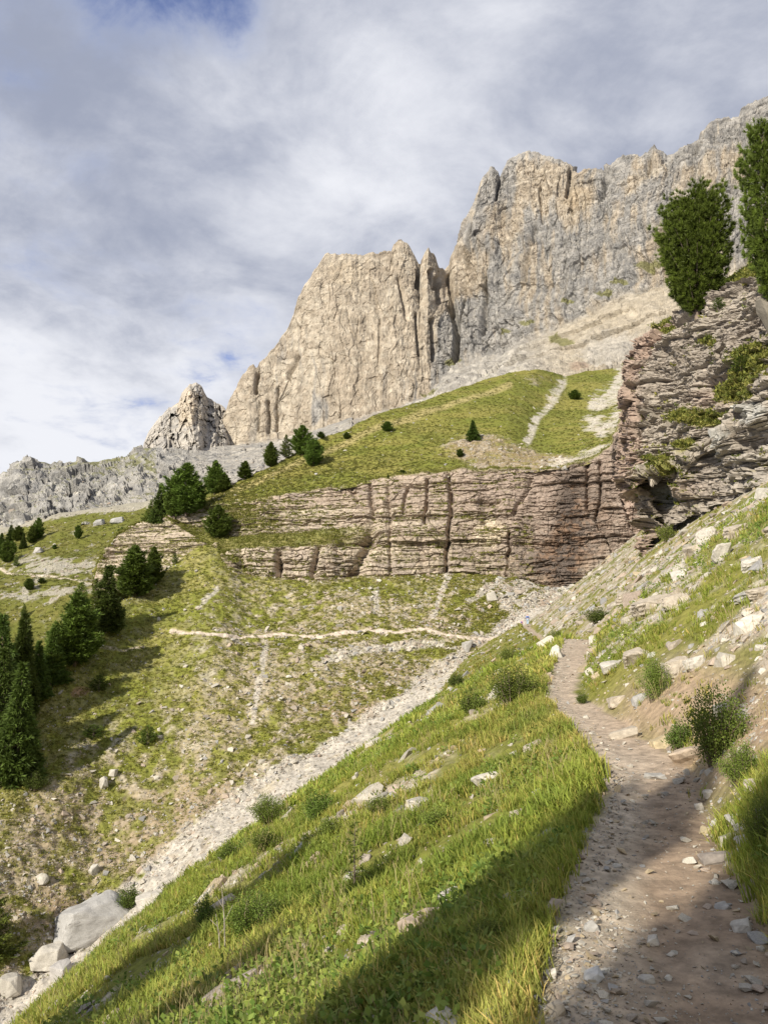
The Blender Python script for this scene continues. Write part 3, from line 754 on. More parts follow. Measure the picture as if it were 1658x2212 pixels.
nu, nv = 520, 700
uu = np.linspace(0, 1, nu)[None, :, None]; vv = np.linspace(0, 1, nv)[:, None, None]
Bc = edge([(1385, 1215, 82), (1400, 1160, 82), (1455, 1150, 78), (1520, 1110, 72), (1600, 1065, 63), (1658, 1040, 57), (1850, 950, 44)], uu[0, :, 0])
Tc = edge([(1437, 702, 84), (1470, 688, 82), (1530, 645, 77), (1600, 598, 71), (1658, 560, 67), (1850, 440, 54)], uu[0, :, 0])
Lc = edge([(1385, 1215, 82), (1384, 1165, 82), (1396, 1120, 81), (1382, 1082, 80), (1352, 1062, 78), (1341, 1010, 79), (1345, 950, 80), (1352, 900, 81), (1358, 850, 82), (1372, 790, 83), (1385, 745, 84), (1420, 722, 84), (1437, 702, 84)], vv[:, 0, 0])
Rc = edge([(1850, 950, 44), (1850, 700, 50), (1850, 440, 54)], vv[:, 0, 0])
G = (1 - vv) * Bc[None] + vv * Tc[None] + (1 - uu) * Lc[:, None] + uu * Rc[:, None] \
    - ((1 - uu) * (1 - vv) * Bc[0] + uu * (1 - vv) * Bc[-1] + (1 - uu) * vv * Tc[0] + uu * vv * Tc[-1])
# edges turned back: left side runs away from us, top runs back as turf
ln = 60; tp = 70
kl = np.linspace(1, 0, ln, endpoint=False)[None, :, None]
left = G[:, :1] + kl * np.array([-2.0, 0, 0]); left[..., 2] += (kl[..., 0] ** 1.3) * 60
G = np.concatenate([left, G], 1)
kt_ = (np.linspace(0, 1, tp + 1)[1:, None, None]); topb = G[-1:] + kt_ * np.array([0, -8.0, 0]); topb[..., 2] += kt_[..., 0] * 14
G = np.concatenate([G, topb], 0)
RX, RY, RD = G[..., 0], G[..., 1], G[..., 2]
RP = P(RX, RY, RD)
rx_, ry_, rz_ = RP[..., 0], RP[..., 1], RP[..., 2]
RN = grid_normals(gsmooth(gsmooth(RP, 5, 0), 10, 1)); RN[..., 2] *= .5
RN[:, :ln, 1] = -np.abs(RN[:, :ln, 1]) - .0; RN[:, :ln, 0] = -np.abs(RN[:, :ln, 0])
RN = gsmooth(RN, 6, 1)
RN /= np.linalg.norm(RN, axis=-1, keepdims=True)
rs = -ry_ * .9 + rx_ * .5
wrp = .35 * fbm(rs / 5, rz_ / 4, rz_ * 0, 3, 171)
dip = .10 * rs
nf1, nfr = facets(rs / 1.6, rz_ / .9 + .1 * rs, 61, 1.6); nf2, _f = facets(rs / .55, rz_ / .3 + .2 * rs, 62, 1.5)
a1, ka, ha = strata(rs + .4 * wrp, rz_ + wrp + dip, .62, .85, 31, .08, (1.6, 5))
a2, kb2, hb2 = strata(rs + .4 * wrp, rz_ + wrp + dip, 2.0, 1.2, 37, .14, (1.0, 2.5))
a3, k3b, h3b = strata(rs, rz_ + wrp + dip, .26, .45, 43, .045, (1.5, 5))
bg_ = 1.3 * fbm(rs / 4.5, rz_ / 6, rz_ * 0, 4, 173) + .14 * fbm(rx_ / .5, ry_ / .5, rz_ / .4, 3, 175)
edge_top = np.zeros(RP.shape[:2]); edge_top[nv:, :] = 1; edge_top = gsmooth(edge_top, 5, 0)
lo_m = sstep(RY - line_at([(1340, 900), (1480, 960), (1560, 840), (1658, 730), (1850, 600)], RX), 0, 70)
dsp = (.85 * a1 + .9 * a2 + .5 * a3 + .95 * bg_ + .5 * nf1 + .25 * nf2) * (1 - .85 * edge_top)
for x, y, rx2, ry2, k in [(1425, 1065, 34, 26, -2.2), (1410, 1145, 30, 26, -3.0), (1500, 1035, 45, 40, 1.3), (1580, 955, 26, 40, 1.4), (1545, 985, 16, 14, -1.2), (1520, 830, 26, 16, -1.6), (1405, 1010, 50, 16, 1.0), (1480, 755, 30, 26, .8), (1640, 900, 40, 30, 1.0)]:
    dsp = dsp + k * blob(RX, RY, x, y, rx2, ry2)
RP = RP + RN * dsp[..., None]
q = fbm(rs / 3, rz_ / 1.6, ry_ / 4, 4, 181); q2 = fbm(rs / .5, rz_ / .25, ry_ / .7, 4, 183)
bed = _hash(kb2.astype(float), kb2 * 0., kb2 * 0., 3)
rc = lerp(np.array([.36, .31, .26]), np.array([.50, .44, .365]), np.clip(bed * .8 + .5 * q + .2 * ha, 0, 1))
rc = lerp(rc, np.array([.50, .46, .40]), .6 * sstep(RX + .6 * (RY - 900) + 40 * q, 1560, 1700) * .8)
rc = lerp(rc, np.array([.46, .33, .26]), .75 * np.clip(sstep(1 - (RX - line_at([(y, x) for x, y in [(1385, 1200), (1345, 1040), (1345, 930), (1372, 790), (1437, 702)]], RY)) / 40, 0, 1) + .6 * blob(RX, RY, 1545, 860, 60, 30) + .5 * blob(RX, RY, 1500, 1060, 50, 26), 0, 1))
rc = lerp(rc, np.array([.26, .24, .225]), sstep(q2 + .4 * q, .2, .8) * .5)
rc = lerp(rc, np.array([.60, .60, .53]), .9 * sstep(blob(RX, RY, 1425, 1080, 26, 24) + .3 * q2, .4, .7))
rc = lerp(rc, np.array([.50, .50, .47]), .7 * sstep(blob(RX, RY, 1575, 950, 26, 40) + blob(RX, RY, 1630, 890, 40, 26) + .3 * q2, .4, .7))
rc = rc * (.70 + .22 * q2)[..., None]
up = np.clip(grid_normals(RP)[..., 2], 0, 1)
tf = edge_top * 1.2 + .9 * sum(blob(RX + 10 * q, RY + 8 * q, x, y, a_, b_) for x, y, a_, b_ in [(1470, 900, 60, 14), (1600, 830, 40, 40), (1450, 1000, 40, 14), (1530, 905, 40, 18), (1640, 780, 40, 34), (1545, 745, 18, 10), (1480, 960, 30, 14), (1570, 850, 30, 16), (1440, 715, 30, 8)]) + .7 * sstep(q + .4 * q2, .15, .6) * lo_m * .5 + .45 * sstep(up + .25 * q, .75, 1.0)
tf = np.clip(sstep(tf + .35 * q2, .35, .75), 0, 1)
rc = lerp(rc, lerp(GRASS * .9, GRASS_Y, sstep(q2, -.3, .4)), tf * .9)
crag = tag(grid_obj('crag', RP, rc, M_NCLIFF), kind='structure')
RTF = tf
# ------------------------------------------------------------------ ground look-up
class Spots:
    """a terrain sheet that can be asked for the surface point seen at a place on the photo sheet"""
    def __init__(s, p, nearest=True):
        s.p = p; s.px, s.py = proj(p)
        s.n = grid_normals(p)
        s.d = p[..., 1]

    def at(s, px, py, tol=6.0):
        d = np.hypot(s.px - px, s.py - py)
        d = np.where(d < max(tol, d.min() + .5), s.d * 1.0, 1e9)       # the front one of what lies on that line
        i = np.unravel_index(np.argmin(d), d.shape)
        return s.p[i], s.n[i]


T_NEAR, T_FAR, T_MEAD, T_CLIFF, T_HILL, T_CRAG = Spots(NEAR), Spots(FP), Spots(MP), Spots(CP), Spots(HP), Spots(RP)
T_KARST, T_WALL = Spots(KP), Spots(WP)
rng = np.random.RandomState(77)


def near_hit(px, py):
    """point of the near hillside under a place on the photo sheet"""
    r = ray(px, py)
    ys = np.exp(np.linspace(math.log(1.8), math.log(150), 3000))
    q = r[None] * (ys / r[1])[:, None]
    g = near_z(q[:, 0], q[:, 1])
    i = np.argmax(q[:, 2] < g) if (q[:, 2] < g).any() else len(ys) - 1
    return np.array([q[i, 0], q[i, 1], g[i]])


# ------------------------------------------------------------------ scatter: many small pieces baked into one mesh
def basis(nrm, ang):
    """rotation matrices that stand +z on nrm, turned by ang"""
    nrm = nrm / np.linalg.norm(nrm, axis=-1, keepdims=True)
    t = np.stack([np.cos(ang), np.sin(ang), 0 * ang], -1)
    x = t - (t * nrm).sum(-1, keepdims=True) * nrm
    x /= np.linalg.norm(x, axis=-1, keepdims=True) + 1e-9
    y = np.cross(nrm, x)
    return np.stack([x, y, nrm], -1)


def scatter(name, protos, pos, nrm, ang, scl, col, mat, smooth=False, vcol=None):
    """protos: list of (verts, tris[, shade per vertex]); one mesh with a copy of one of them at every position"""
    VV, FF, CC = [], [], []; base = 0
    pick = np.arange(len(pos)) % len(protos)
    Rm = basis(nrm, ang)
    for k, pr in enumerate(protos):
        v, f = pr[0], pr[1]
        sel = np.where(pick == k)[0]
        if len(sel) == 0: continue
        s = scl[sel] if scl.ndim == 2 else scl[sel][:, None].repeat(3, 1)
        q = np.einsum('nij,nvj->nvi', Rm[sel], v[None] * s[:, None, :]) + pos[sel][:, None, :]
        VV.append(q.reshape(-1, 3))
        FF.append((f[None] + (np.arange(len(sel)) * len(v))[:, None, None] + base).reshape(-1, 3))
        c = np.repeat(col[sel][:, None, :], len(v), 1)
        if len(pr) > 2: c = c * pr[2][None, :, None] if pr[2].ndim == 1 else c * pr[2][None]
        CC.append(c.reshape(-1, 3)); base += len(sel) * len(v)
    return link(name, mesh_arrays(name, np.concatenate(VV), np.concatenate(FF), np.concatenate(CC), smooth), mat)


def hull(seed, n=16, sx=1, sy=.75, sz=.45, squar=.6):
    r = np.random.RandomState(seed)
    bm = bmesh.new()
    for _ in range(n):
        d = r.randn(3); d /= np.linalg.norm(d)
        d = np.sign(d) * np.abs(d) ** squar
        d *= r.uniform(.75, 1.05)
        bm.verts.new((d[0] * sx * .6, d[1] * sy * .6, d[2] * sz * .6))
    g = bmesh.ops.convex_hull(bm, input=bm.verts)
    bmesh.ops.delete(bm, geom=[e for e in set(g['geom_interior'] + g['geom_unused']) if isinstance(e, bmesh.types.BMVert)], context='VERTS')
    bmesh.ops.triangulate(bm, faces=bm.faces)
    bm.verts.index_update()
    v = np.array([x.co[:] for x in bm.verts]); f = np.array([[a.index for a in x.verts] for x in bm.faces])
    bm.free()
    return v, f


def boulder_mesh(name, seed, sx, sy, sz, col, layers=0.0, sub=3):
    """weathered block: chiselled hull, refined and roughened"""
    v, f = hull(seed, 22, 1, 1, 1, .5)
    bm = bmesh.new()
    vs = [bm.verts.new(q) for q in v]
    for t in f: bm.faces.new([vs[i] for i in t])
    bmesh.ops.bevel(bm, geom=list(bm.edges), offset=.035, segments=1, affect='EDGES', clamp_overlap=True)
    bmesh.ops.triangulate(bm, faces=bm.faces)
    for _ in range(sub - 1): bmesh.ops.subdivide_edges(bm, edges=bm.edges, cuts=1, use_grid_fill=True)
    bmesh.ops.triangulate(bm, faces=bm.faces)
    bm.verts.index_update(); bm.normal_update()
    co = np.array([x.co[:] for x in bm.verts]); no = np.array([x.normal[:] for x in bm.verts]); f = np.array([[a.index for a in x.verts] for x in bm.faces])
    bm.free()
    d = .07 * fbm(co[:, 0] * 3 + seed, co[:, 1] * 3, co[:, 2] * 3, 4, seed)
    if layers: d = d + layers * (np.abs(((co[:, 2] * 4.5 + .3 * fbm(co[:, 0] * 2, co[:, 1] * 2, co[:, 2], 2, seed)) % 1) - .5) - .25)
    co = (co + no * d[:, None]) * np.array([sx, sy, sz])
    q = fbm(co[:, 0] * 4 / sx, co[:, 1] * 4 / sx, co[:, 2] * 5 / sx, 4, seed + 3)
    c = np.asarray(col) * (1 + .3 * q)[:, None]
    return mesh_arrays(name, co, f, c, False)


HULLS = [hull(200 + i, 12 + i % 6, 1, rng.uniform(.6, .9), rng.uniform(.25, .6), .6) for i in range(14)]
CHIPS = [hull(300 + i, 9, 1, rng.uniform(.5, .85), rng.uniform(.3, .6), .7) for i in range(10)]
STONE_COLS = np.array([[.40, .365, .305], [.36, .33, .28], [.46, .43, .37], [.32, .275, .225], [.36, .29, .23], [.30, .29, .275], [.37, .30, .20]])


def grid_pick(sp, weight, n):
    """random points on a terrain sheet, evenly over the picture where weight is 1"""
    p = weight.ravel() / weight.sum()
    i = rng.choice(len(p), n, p=p)
    jit = rng.rand(n, 2)
    m = sp.p.shape[1]
    r0, c0 = np.minimum(i // m, sp.p.shape[0] - 2), np.minimum(i % m, m - 2)
    P00, P01, P10 = sp.p[r0, c0], sp.p[r0, c0 + 1], sp.p[r0 + 1, c0]
    return P00 + (P01 - P00) * jit[:, :1] + (P10 - P00) * jit[:, 1:], sp.n[r0, c0], r0, c0


def inframe(sp, mx=60, my=60):
    return (sp.px > -mx) & (sp.px < 1658 + mx) & (sp.py < 2212 + my) & (sp.py > -my)


def size_pow(n, lo, hi, k=2.2):
    return lo * (1 - rng.rand(n) * (1 - (lo / hi) ** k)) ** (-1 / k)


# ---- loose stones of the slopes beyond the gully
wgt = np.clip(FSCREE * 1.5 + .75 * FST + .10, 0, 2) * inframe(T_FAR) * (FY > line_at(list(zip(xs * 0 + np.linspace(-260, 1400, len(xs)), np.zeros(len(xs)))), FX) - 1)
wgt *= (np.arange(FP.shape[0]) < 575)[:, None] * (1 - TRK)
pos, nr, r0, c0 = grid_pick(T_FAR, wgt, 40000)
dist = pos[:, 1]
sz = size_pow(len(pos), .17, 1.5, 2.1) * dist / 130
col = STONE_COLS[rng.randint(0, 6, len(pos))] * rng.uniform(.8, 1.15, (len(pos), 1))
tag(scatter('scree_stones', CHIPS, pos + nr * sz[:, None] * .10, nr + .3 * rng.randn(len(pos), 3), rng.rand(len(pos)) * 6.3, np.stack([sz, sz, sz], -1), col, M_STONE), 'pale broken stones strewn over the scree gully and the slope beyond it', 'stones', kind='stuff')
# ---- low tufts on the far slopes
def tuft_blob(seed, n=10):
    r = np.random.RandomState(seed); V = []; F = []; S = []
    for k in range(n):
        a = r.rand(3) - .5; a[2] = abs(a[2]) * .9
        d = r.randn(3); d[2] = abs(d[2]) + .3; d /= np.linalg.norm(d)
        e = np.cross(d, r.randn(3)); e /= np.linalg.norm(e)
        L, W = r.uniform(.35, .65), r.uniform(.12, .22)
        V += [a - e * W, a + e * W, a + d * L]; F.append([3 * k, 3 * k + 1, 3 * k + 2]); sh = r.uniform(.7, 1.3); S += [sh] * 3
    return np.array(V), np.array(F), np.array(S)


TUFTS = [tuft_blob(400 + i, 9) for i in range(8)]
wgt = np.clip(1.0 - .5 * FST - 1.0 * FSCREE - TRK, .02, 1) * inframe(T_FAR) * (np.arange(FP.shape[0]) < 578)[:, None]
pos, nr, r0, c0 = grid_pick(T_FAR, wgt, 24000)
sz = rng.uniform(.25, .62, len(pos)) * pos[:, 1] / 130
sz = np.stack([sz, sz, sz * .7], -1)
base = lerp(GRASS * 1.25, GRASS_Y * 1.3, rng.rand(len(pos))); base = lerp(base, GRASS_D * 1.2, (rng.rand(len(pos)) < .12) * .9)
tag(scatter('slope_grass', TUFTS, pos, nr * .5 + np.array([0, 0, .7]), rng.rand(len(pos)) * 6.3, sz, base, M_GRASS), 'tufted grass covering the slope beyond the gully', 'grass', kind='stuff')
# ---- stones and tufts of the green hill and far meadow
wgt = (HST * 1.2 + .05) * inframe(T_HILL) * (np.arange(HP.shape[0]) < 338)[:, None]
pos, nr, r0, c0 = grid_pick(T_HILL, wgt, 5000)
sz = size_pow(len(pos), .25, 1.5, 2.3)
pos2, nr2, _, _ = grid_pick(T_MEAD, (MST + .06) * inframe(T_MEAD) * (np.arange(MP.shape[0]) < 248)[:, None], 2600)
sz2 = size_pow(len(pos2), .5, 2.6, 2.2)
pos3, nr3, _, _ = grid_pick(T_KARST, inframe(T_KARST) * (T_KARST.px < 640) * np.exp(-((KY - line_at(KB, KX) + 60) / 60) ** 2) * (np.arange(KP.shape[0]) < 238)[:, None], 1800)
sz3 = size_pow(len(pos3), 1.0, 6.0, 2.0)
pos = np.concatenate([pos, pos2, pos3]); nr = np.concatenate([nr, nr2, nr3]); sz = np.concatenate([sz, sz2, sz3])
tag(scatter('meadow_stones', CHIPS, pos, nr + .3 * rng.randn(len(pos), 3), rng.rand(len(pos)) * 6.3, sz, STONE_COLS[rng.randint(0, 6, len(pos))] * rng.uniform(.75, 1.1, (len(pos), 1)), M_STONE), 'pale stones strewn over the high meadows and below the grey ridge', 'stones', kind='stuff')
pos, nr, _, _ = grid_pick(T_HILL, np.clip(1 - 1.0 * HST, .03, 1) * inframe(T_HILL) * (np.arange(HP.shape[0]) < 340)[:, None], 16000)
sz = rng.uniform(.35, .8, len(pos))
pos2, nr2, _, _ = grid_pick(T_MEAD, np.clip(1 - MST, .03, 1) * inframe(T_MEAD) * (np.arange(MP.shape[0]) < 248)[:, None], 7000)
pos = np.concatenate([pos, pos2]); nr = np.concatenate([nr, nr2]); sz = np.concatenate([sz, rng.uniform(.6, 1.5, len(pos2))])
tv = fbm(pos[:, 0] / 8, pos[:, 1] / 8, pos[:, 2] / 8, 3, 201)
base = lerp(GRASS * .85, GRASS_Y * .88, sstep(tv + .3 * rng.randn(len(pos)), -.4, .5)); base = lerp(base, GRASS_D * 1.1, (rng.rand(len(pos)) < .22) * .8)
tag(scatter('meadow_grass', TUFTS, pos, nr * .5 + np.array([0, 0, .7]), rng.rand(len(pos)) * 6.3, np.stack([sz, sz, sz * .6], -1), base, M_GRASS), 'short grass of the high meadows', 'grass', kind='stuff')
# grass and small plants on the ledges of the crag
pos, nr, _, _ = grid_pick(T_CRAG, (RTF + .004) * inframe(T_CRAG), 6500)
sz = rng.uniform(.25, .65, len(pos))
base = lerp(GRASS, GRASS_Y, rng.rand(len(pos))); base = lerp(base, GRASS_D, (rng.rand(len(pos)) < .35) * .8)
p2_, n2_, _, _ = grid_pick(T_CLIFF, turf * inframe(T_CLIFF), 9000)
pos = np.concatenate([pos, p2_]); sz = np.concatenate([sz, rng.uniform(.3, .9, len(p2_))]); base = np.concatenate([base, lerp(GRASS * .85, GRASS_Y * .9, rng.rand(len(p2_)))])
tag(scatter('ledge_grass', TUFTS, pos, np.tile([0, -.3, 1.0], (len(pos), 1)), rng.rand(len(pos)) * 6.3, sz, base, M_GRASS), 'grass clinging to the ledges of the layered cliffs', 'grass', kind='stuff')

# ------------------------------------------------------------------ near grass
def blade_tuft(seed, n, spread=.10, bend=.5, wid=.004):
    r = np.random.RandomState(seed); V = []; F = []; S = []
    for k in range(n):
        az = r.rand() * 6.283; o = r.randn(2) * spread * .5
        h = r.uniform(.45, 1.0); bd = r.uniform(.1, bend) * h
        d = np.array([math.cos(az), math.sin(az)]); sd = np.array([-d[1], d[0]])
        w_ = wid * r.uniform(.7, 1.4)
        p0 = np.array([o[0], o[1], -.03]); p1 = np.array([*(o + d * bd * .3), h * .6]); p2 = np.array([*(o + d * bd), h])
        s3 = np.array([*sd, 0]) * w_
        i = len(V)
        V += [p0 - s3, p0 + s3, p1 - s3 * .8, p1 + s3 * .8, p2]
        F += [[i, i + 1, i + 3], [i, i + 3, i + 2], [i + 2, i + 3, i + 4]]
        t = r.uniform(.72, 1.28); dry = r.rand() < .16
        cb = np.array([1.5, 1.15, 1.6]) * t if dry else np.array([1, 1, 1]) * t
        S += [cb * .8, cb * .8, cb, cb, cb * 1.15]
    return np.array(V), np.array(F), np.array(S)


def leafy(seed, n=26, rad=1.0, lw=.10):
    """herb or low plant: small broad leaves on a dome"""
    r = np.random.RandomState(seed); V = []; F = []; S = []
    for k in range(n):
        d = r.randn(3); d[2] = abs(d[2]); d /= np.linalg.norm(d)
        a = d * rad * r.uniform(.25, 1.0) ** .6 * np.array([.6, .6, .8])
        g = d + .7 * r.randn(3); g /= np.linalg.norm(g); e = np.cross(g, r.randn(3)); e /= np.linalg.norm(e)
        L, W = lw * r.uniform(1.2, 2.2), lw * r.uniform(.4, .7)
        i = len(V)
        V += [a, a + g * L * .5 + e * W, a + g * L, a + g * L * .5 - e * W]
        F += [[i, i + 1, i + 2], [i, i + 2, i + 3]]
        S += [r.uniform(.7, 1.3)] * 4
    return np.array(V), np.array(F), np.array(S)


def near_pick(n, y0, y1, x_lim=.62, seed=0):
    """random ground points between two distances, evenly over the picture's log distance"""
    r = np.random.RandomState(900 + seed)
    y = np.exp(r.uniform(math.log(y0), math.log(y1), n)); a = r.uniform(-x_lim, x_lim, n); x = a * y
    return x, y


def near_keep(x, y, thr=.5):
    c, t, st = near_col(x, y, near_z(x, y, False))
    return t, np.clip(st, 0, 1)


GR = []
for i, (n, y0, y1, nb, wid, hlo, hhi, cnt) in enumerate([(26000, 1.9, 6.5, 20, .0024, .035, .14, 1), (36000, 6.5, 18, 14, .0048, .05, .17, 2), (38000, 18, 60, 8, .013, .08, .24, 3), (12000, 60, 130, 6, .045, .15, .4, 4)]):
    x, y = near_pick(int(n * 1.15), y0, y1, .74, i); n = len(x)
    t, st = near_keep(x, y)
    u = near_u(x, y); hw = trail_half(y)
    cl = fbm(x / .9, y / .9, 0 * x, 3, 211)
    dens = (1 - .9 * st) * sstep(cl, -.42, .28) * np.where(u > 0, .46, .9)
    dens = np.where(np.abs(u) < hw + .03 + .10 * cl, 0, dens)
    dens = dens * np.where((u > 0) & (u < 1.7) & (y > 5.8) & (y < 13), .15, 1) * np.where((u > 0) & (u < hw + .35) & (y < 4.5), .2, 1)
    edge_ = ((u < -hw) & (u > -hw - .6)) | ((u > hw) & (u < hw + .5) & (y < 6))
    dens = np.where(edge_, np.maximum(dens, .9), dens)
    keep = np.random.RandomState(i).rand(n) < dens
    x, y, u = x[keep], y[keep], u[keep]
    z = near_z(x, y)
    h = np.random.RandomState(i + 50).uniform(hlo, hhi, len(x)) * (1 + .6 * np.clip(cl[keep], -.5, 1)) * np.where(edge_[keep], 1.15, 1)
    h = h * np.where(u > 0, .85, 1)
    protos = [blade_tuft(500 + 10 * i + k, nb, .5 if i == 0 else .55, .9, wid / ((hlo + hhi) / 2)) for k in range(8)]
    v1 = fbm(x / 2.6, y / 2.6, 0 * x, 3, 221) + .25 * np.random.RandomState(i + 9).randn(len(x))
    base = lerp(np.array([.25, .30, .046]), np.array([.36, .345, .085]), sstep(v1, -.35, .55)); base = lerp(base, np.array([.15, .215, .03]), sstep(fbm(x / 1.2, y / 1.2, 0 * x, 3, 223), .12, .5) * .75)
    pos = np.stack([x, y, z], -1)
    sc = np.stack([h, h, h], -1)
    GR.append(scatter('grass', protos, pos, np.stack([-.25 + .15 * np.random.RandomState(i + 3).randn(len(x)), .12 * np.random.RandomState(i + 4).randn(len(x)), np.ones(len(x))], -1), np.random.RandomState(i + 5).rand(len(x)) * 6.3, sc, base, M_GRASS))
for o in GR: tag(o, 'long and short meadow grass growing on the near hillside beside the trail', 'grass', kind='stuff')

# seed heads standing above the grass
def stalk(seed):
    r = np.random.RandomState(seed); V = []; F = []; S = []
    for k in range(5):
        o = r.randn(2) * .25; b_ = r.randn(2) * .22; h = r.uniform(.6, 1.0); w_ = .006
        p0, p1, p2 = np.array([o[0], o[1], 0]), np.array([*(o + b_ * .4), h * .6]), np.array([*(o + b_), h])
        i = len(V); e = np.array([w_, w_ * .5, 0])
        V += [p0 - e, p0 + e, p1 - e, p1 + e, p2 - e * .6, p2 + e * .6, p2 - e * 2.2 - np.array([0, 0, .10]), p2 + e * 2.2 - np.array([0, 0, .10]), p2 + np.array([b_[0] * .15, b_[1] * .15, .08])]
        F += [[i, i + 1, i + 3], [i, i + 3, i + 2], [i + 2, i + 3, i + 5], [i + 2, i + 5, i + 4], [i + 6, i + 7, i + 8]]
        S += [1.0] * 6 + [.8] * 3
    return np.array(V), np.array(F), np.array(S)


x, y = near_pick(2600, 2.6, 26, .62, 35)
t, st = near_keep(x, y); u = near_u(x, y)
keep = ((u < -trail_half(y) - .1) | (u > trail_half(y) + .3)) & (fbm(x / 1.8, y / 1.8, 0 * x, 3, 235) > -.15)
x, y = x[keep], y[keep]
h = np.random.RandomState(36).uniform(.14, .38, len(x)) * np.clip(y / 7, .45, 1)
tag(scatter('seed_heads', [stalk(650 + k) for k in range(6)], np.stack([x, y, near_z(x, y)], -1), np.tile([-.1, 0, 1.0], (len(x), 1)), np.random.RandomState(37).rand(len(x)) * 6.3, h, lerp(np.array([.42, .36, .17]), np.array([.34, .25, .14]), np.random.RandomState(38).rand(len(x))), M_GRASS), 'thin dry seed heads standing above the near grass', 'grass', kind='stuff')

# low herbs between the grass
x, y = near_pick(15000, 2.2, 55, .70, 31)
t, st = near_keep(x, y); u = near_u(x, y)
keep = (np.abs(u) > trail_half(y) + .15) & (np.random.RandomState(4).rand(len(x)) < sstep(fbm(x / 1.5, y / 1.5, 0 * x, 3, 231), -.1, .5))
keep &= ~((u > 0) & (u < 1.7) & (y > 5.8) & (y < 13))
x, y = x[keep], y[keep]
h = np.random.RandomState(6).uniform(.07, .17, len(x)) * (1 + y / 40)
tag(scatter('herbs', [leafy(600 + k, 26, 1, .17) for k in range(6)], np.stack([x, y, near_z(x, y)], -1), np.tile([-.2, 0, 1.0], (len(x), 1)), np.random.RandomState(7).rand(len(x)) * 6.3, h, lerp(np.array([.11, .17, .03]), np.array([.26, .28, .06]), np.random.RandomState(8).rand(len(x))), M_LEAF), 'small leafy herbs growing among the near grass', 'herbs', kind='stuff')

# ------------------------------------------------------------------ near stones
# gravel and chips of the trail
x, y = near_pick(150000, 1.9, 34, .6, 41)
u = near_u(x, y); hw = trail_half(y)
gp_ = np.exp(-((u + hw * .75) / (hw * .5)) ** 2) * 1.0 + .11 * (np.abs(u) < hw) + .22 * np.exp(-((u - hw * .9) / .25) ** 2)
keep = np.random.RandomState(11).rand(len(x)) < gp_ * sstep(fbm(x / .5, y / .5, 0 * x, 3, 241), -.9, .2)
x, y = x[keep], y[keep]
s = np.clip(size_pow(len(x), .008, .09, 1.9) * (.75 + y / 14), 0, .15)
tag(scatter('gravel', CHIPS, np.stack([x, y, near_z(x, y) + s * .12], -1), np.stack([.3 * rng.randn(len(x)), .3 * rng.randn(len(x)), np.ones(len(x))], -1), rng.rand(len(x)) * 6.3, s, STONE_COLS[rng.randint(0, 7, len(x))] * rng.uniform(.7, 1.1, (len(x), 1)), M_STONE), 'pale angular gravel lying along the trail', 'gravel', kind='stuff')
# stony ground of the hillside
x, y = near_pick(110000, 2.2, 140, .64, 43)
t, st = near_keep(x, y); u = near_u(x, y)
keep = (np.random.RandomState(12).rand(len(x)) < np.where(u > 0, .16 + 1.1 * st, .09 + 1.0 * st)) & (np.abs(u) > trail_half(y))
x, y, u = x[keep], y[keep], u[keep]
s = np.clip(size_pow(len(x), .018, .40, 1.9) * (.6 + y / 11), 0, 1.1)
nn = np.stack([-.55 + .25 * rng.randn(len(x)), .25 * rng.randn(len(x)), np.ones(len(x))], -1)
tag(scatter('stony_debris', HULLS, np.stack([x, y, near_z(x, y) + s * .02], -1), nn, .9 + .8 * rng.randn(len(x)), s, STONE_COLS[rng.randint(0, 7, len(x))] * rng.uniform(.75, 1.12, (len(x), 1)), M_STONE), 'broken pale slabs and stones lying in the grass of the near hillside', 'stones', kind='stuff')
# ------------------------------------------------------------------ trees
def tube(pts, rad, sides=8):
    pts = np.asarray(pts, float); V = []; F = []
    for i, p in enumerate(pts):
        d = pts[min(i + 1, len(pts) - 1)] - pts[max(i - 1, 0)]; d /= np.linalg.norm(d) + 1e-9
        a = np.cross(d, [.31, .9, .2]); a /= np.linalg.norm(a); c = np.cross(d, a)
        for k in range(sides):
            t = 2 * math.pi * k / sides
            V.append(p + rad[i] * (a * math.cos(t) + c * math.sin(t)))
    for i in range(len(pts) - 1):
        for k in range(sides):
            a0, a1 = i * sides + k, i * sides + (k + 1) % sides
            F += [[a0, a1, a1 + sides], [a0, a1 + sides, a0 + sides]]
    return np.array(V), np.array(F)


def join_parts(parts):
    V = []; F = []; b0 = 0
    for v, f in parts:
        V.append(v); F.append(f + b0); b0 += len(v)
    return np.concatenate(V), np.concatenate(F)


PROFILE = {
    'pine': ([0, .05, .12, .25, .45, .65, .82, .93, 1.0], [.55, .85, 1.0, .96, .82, .60, .36, .17, .03]),
    'round': ([0, .04, .15, .35, .6, .8, .92, 1.0], [.5, .82, 1.0, .98, .78, .52, .30, .06]),
    'big': ([0, .05, .15, .35, .55, .75, .9, 1.0], [.30, .58, .84, 1.0, .98, .80, .50, .15]),
    'spruce': ([0, .03, .10, .25, .5, .75, .92, 1.0], [.7, .95, 1.0, .84, .56, .30, .12, .02]),
    'larch': ([0, .06, .15, .3, .5, .75, .92, 1.0], [.35, .75, 1.0, .85, .62, .36, .16, .03]),
    'ragged': ([0, .08, .2, .4, .6, .8, .93, 1.0], [.45, .8, .95, 1.0, .85, .8, .5, .15]),
}
NEEDLE = {'pine': (.082, .120, .020), 'round': (.080, .124, .020), 'spruce': (.068, .102, .020), 'larch': (.125, .165, .032), 'ragged': (.088, .128, .020), 'big': (.098, .145, .022)}


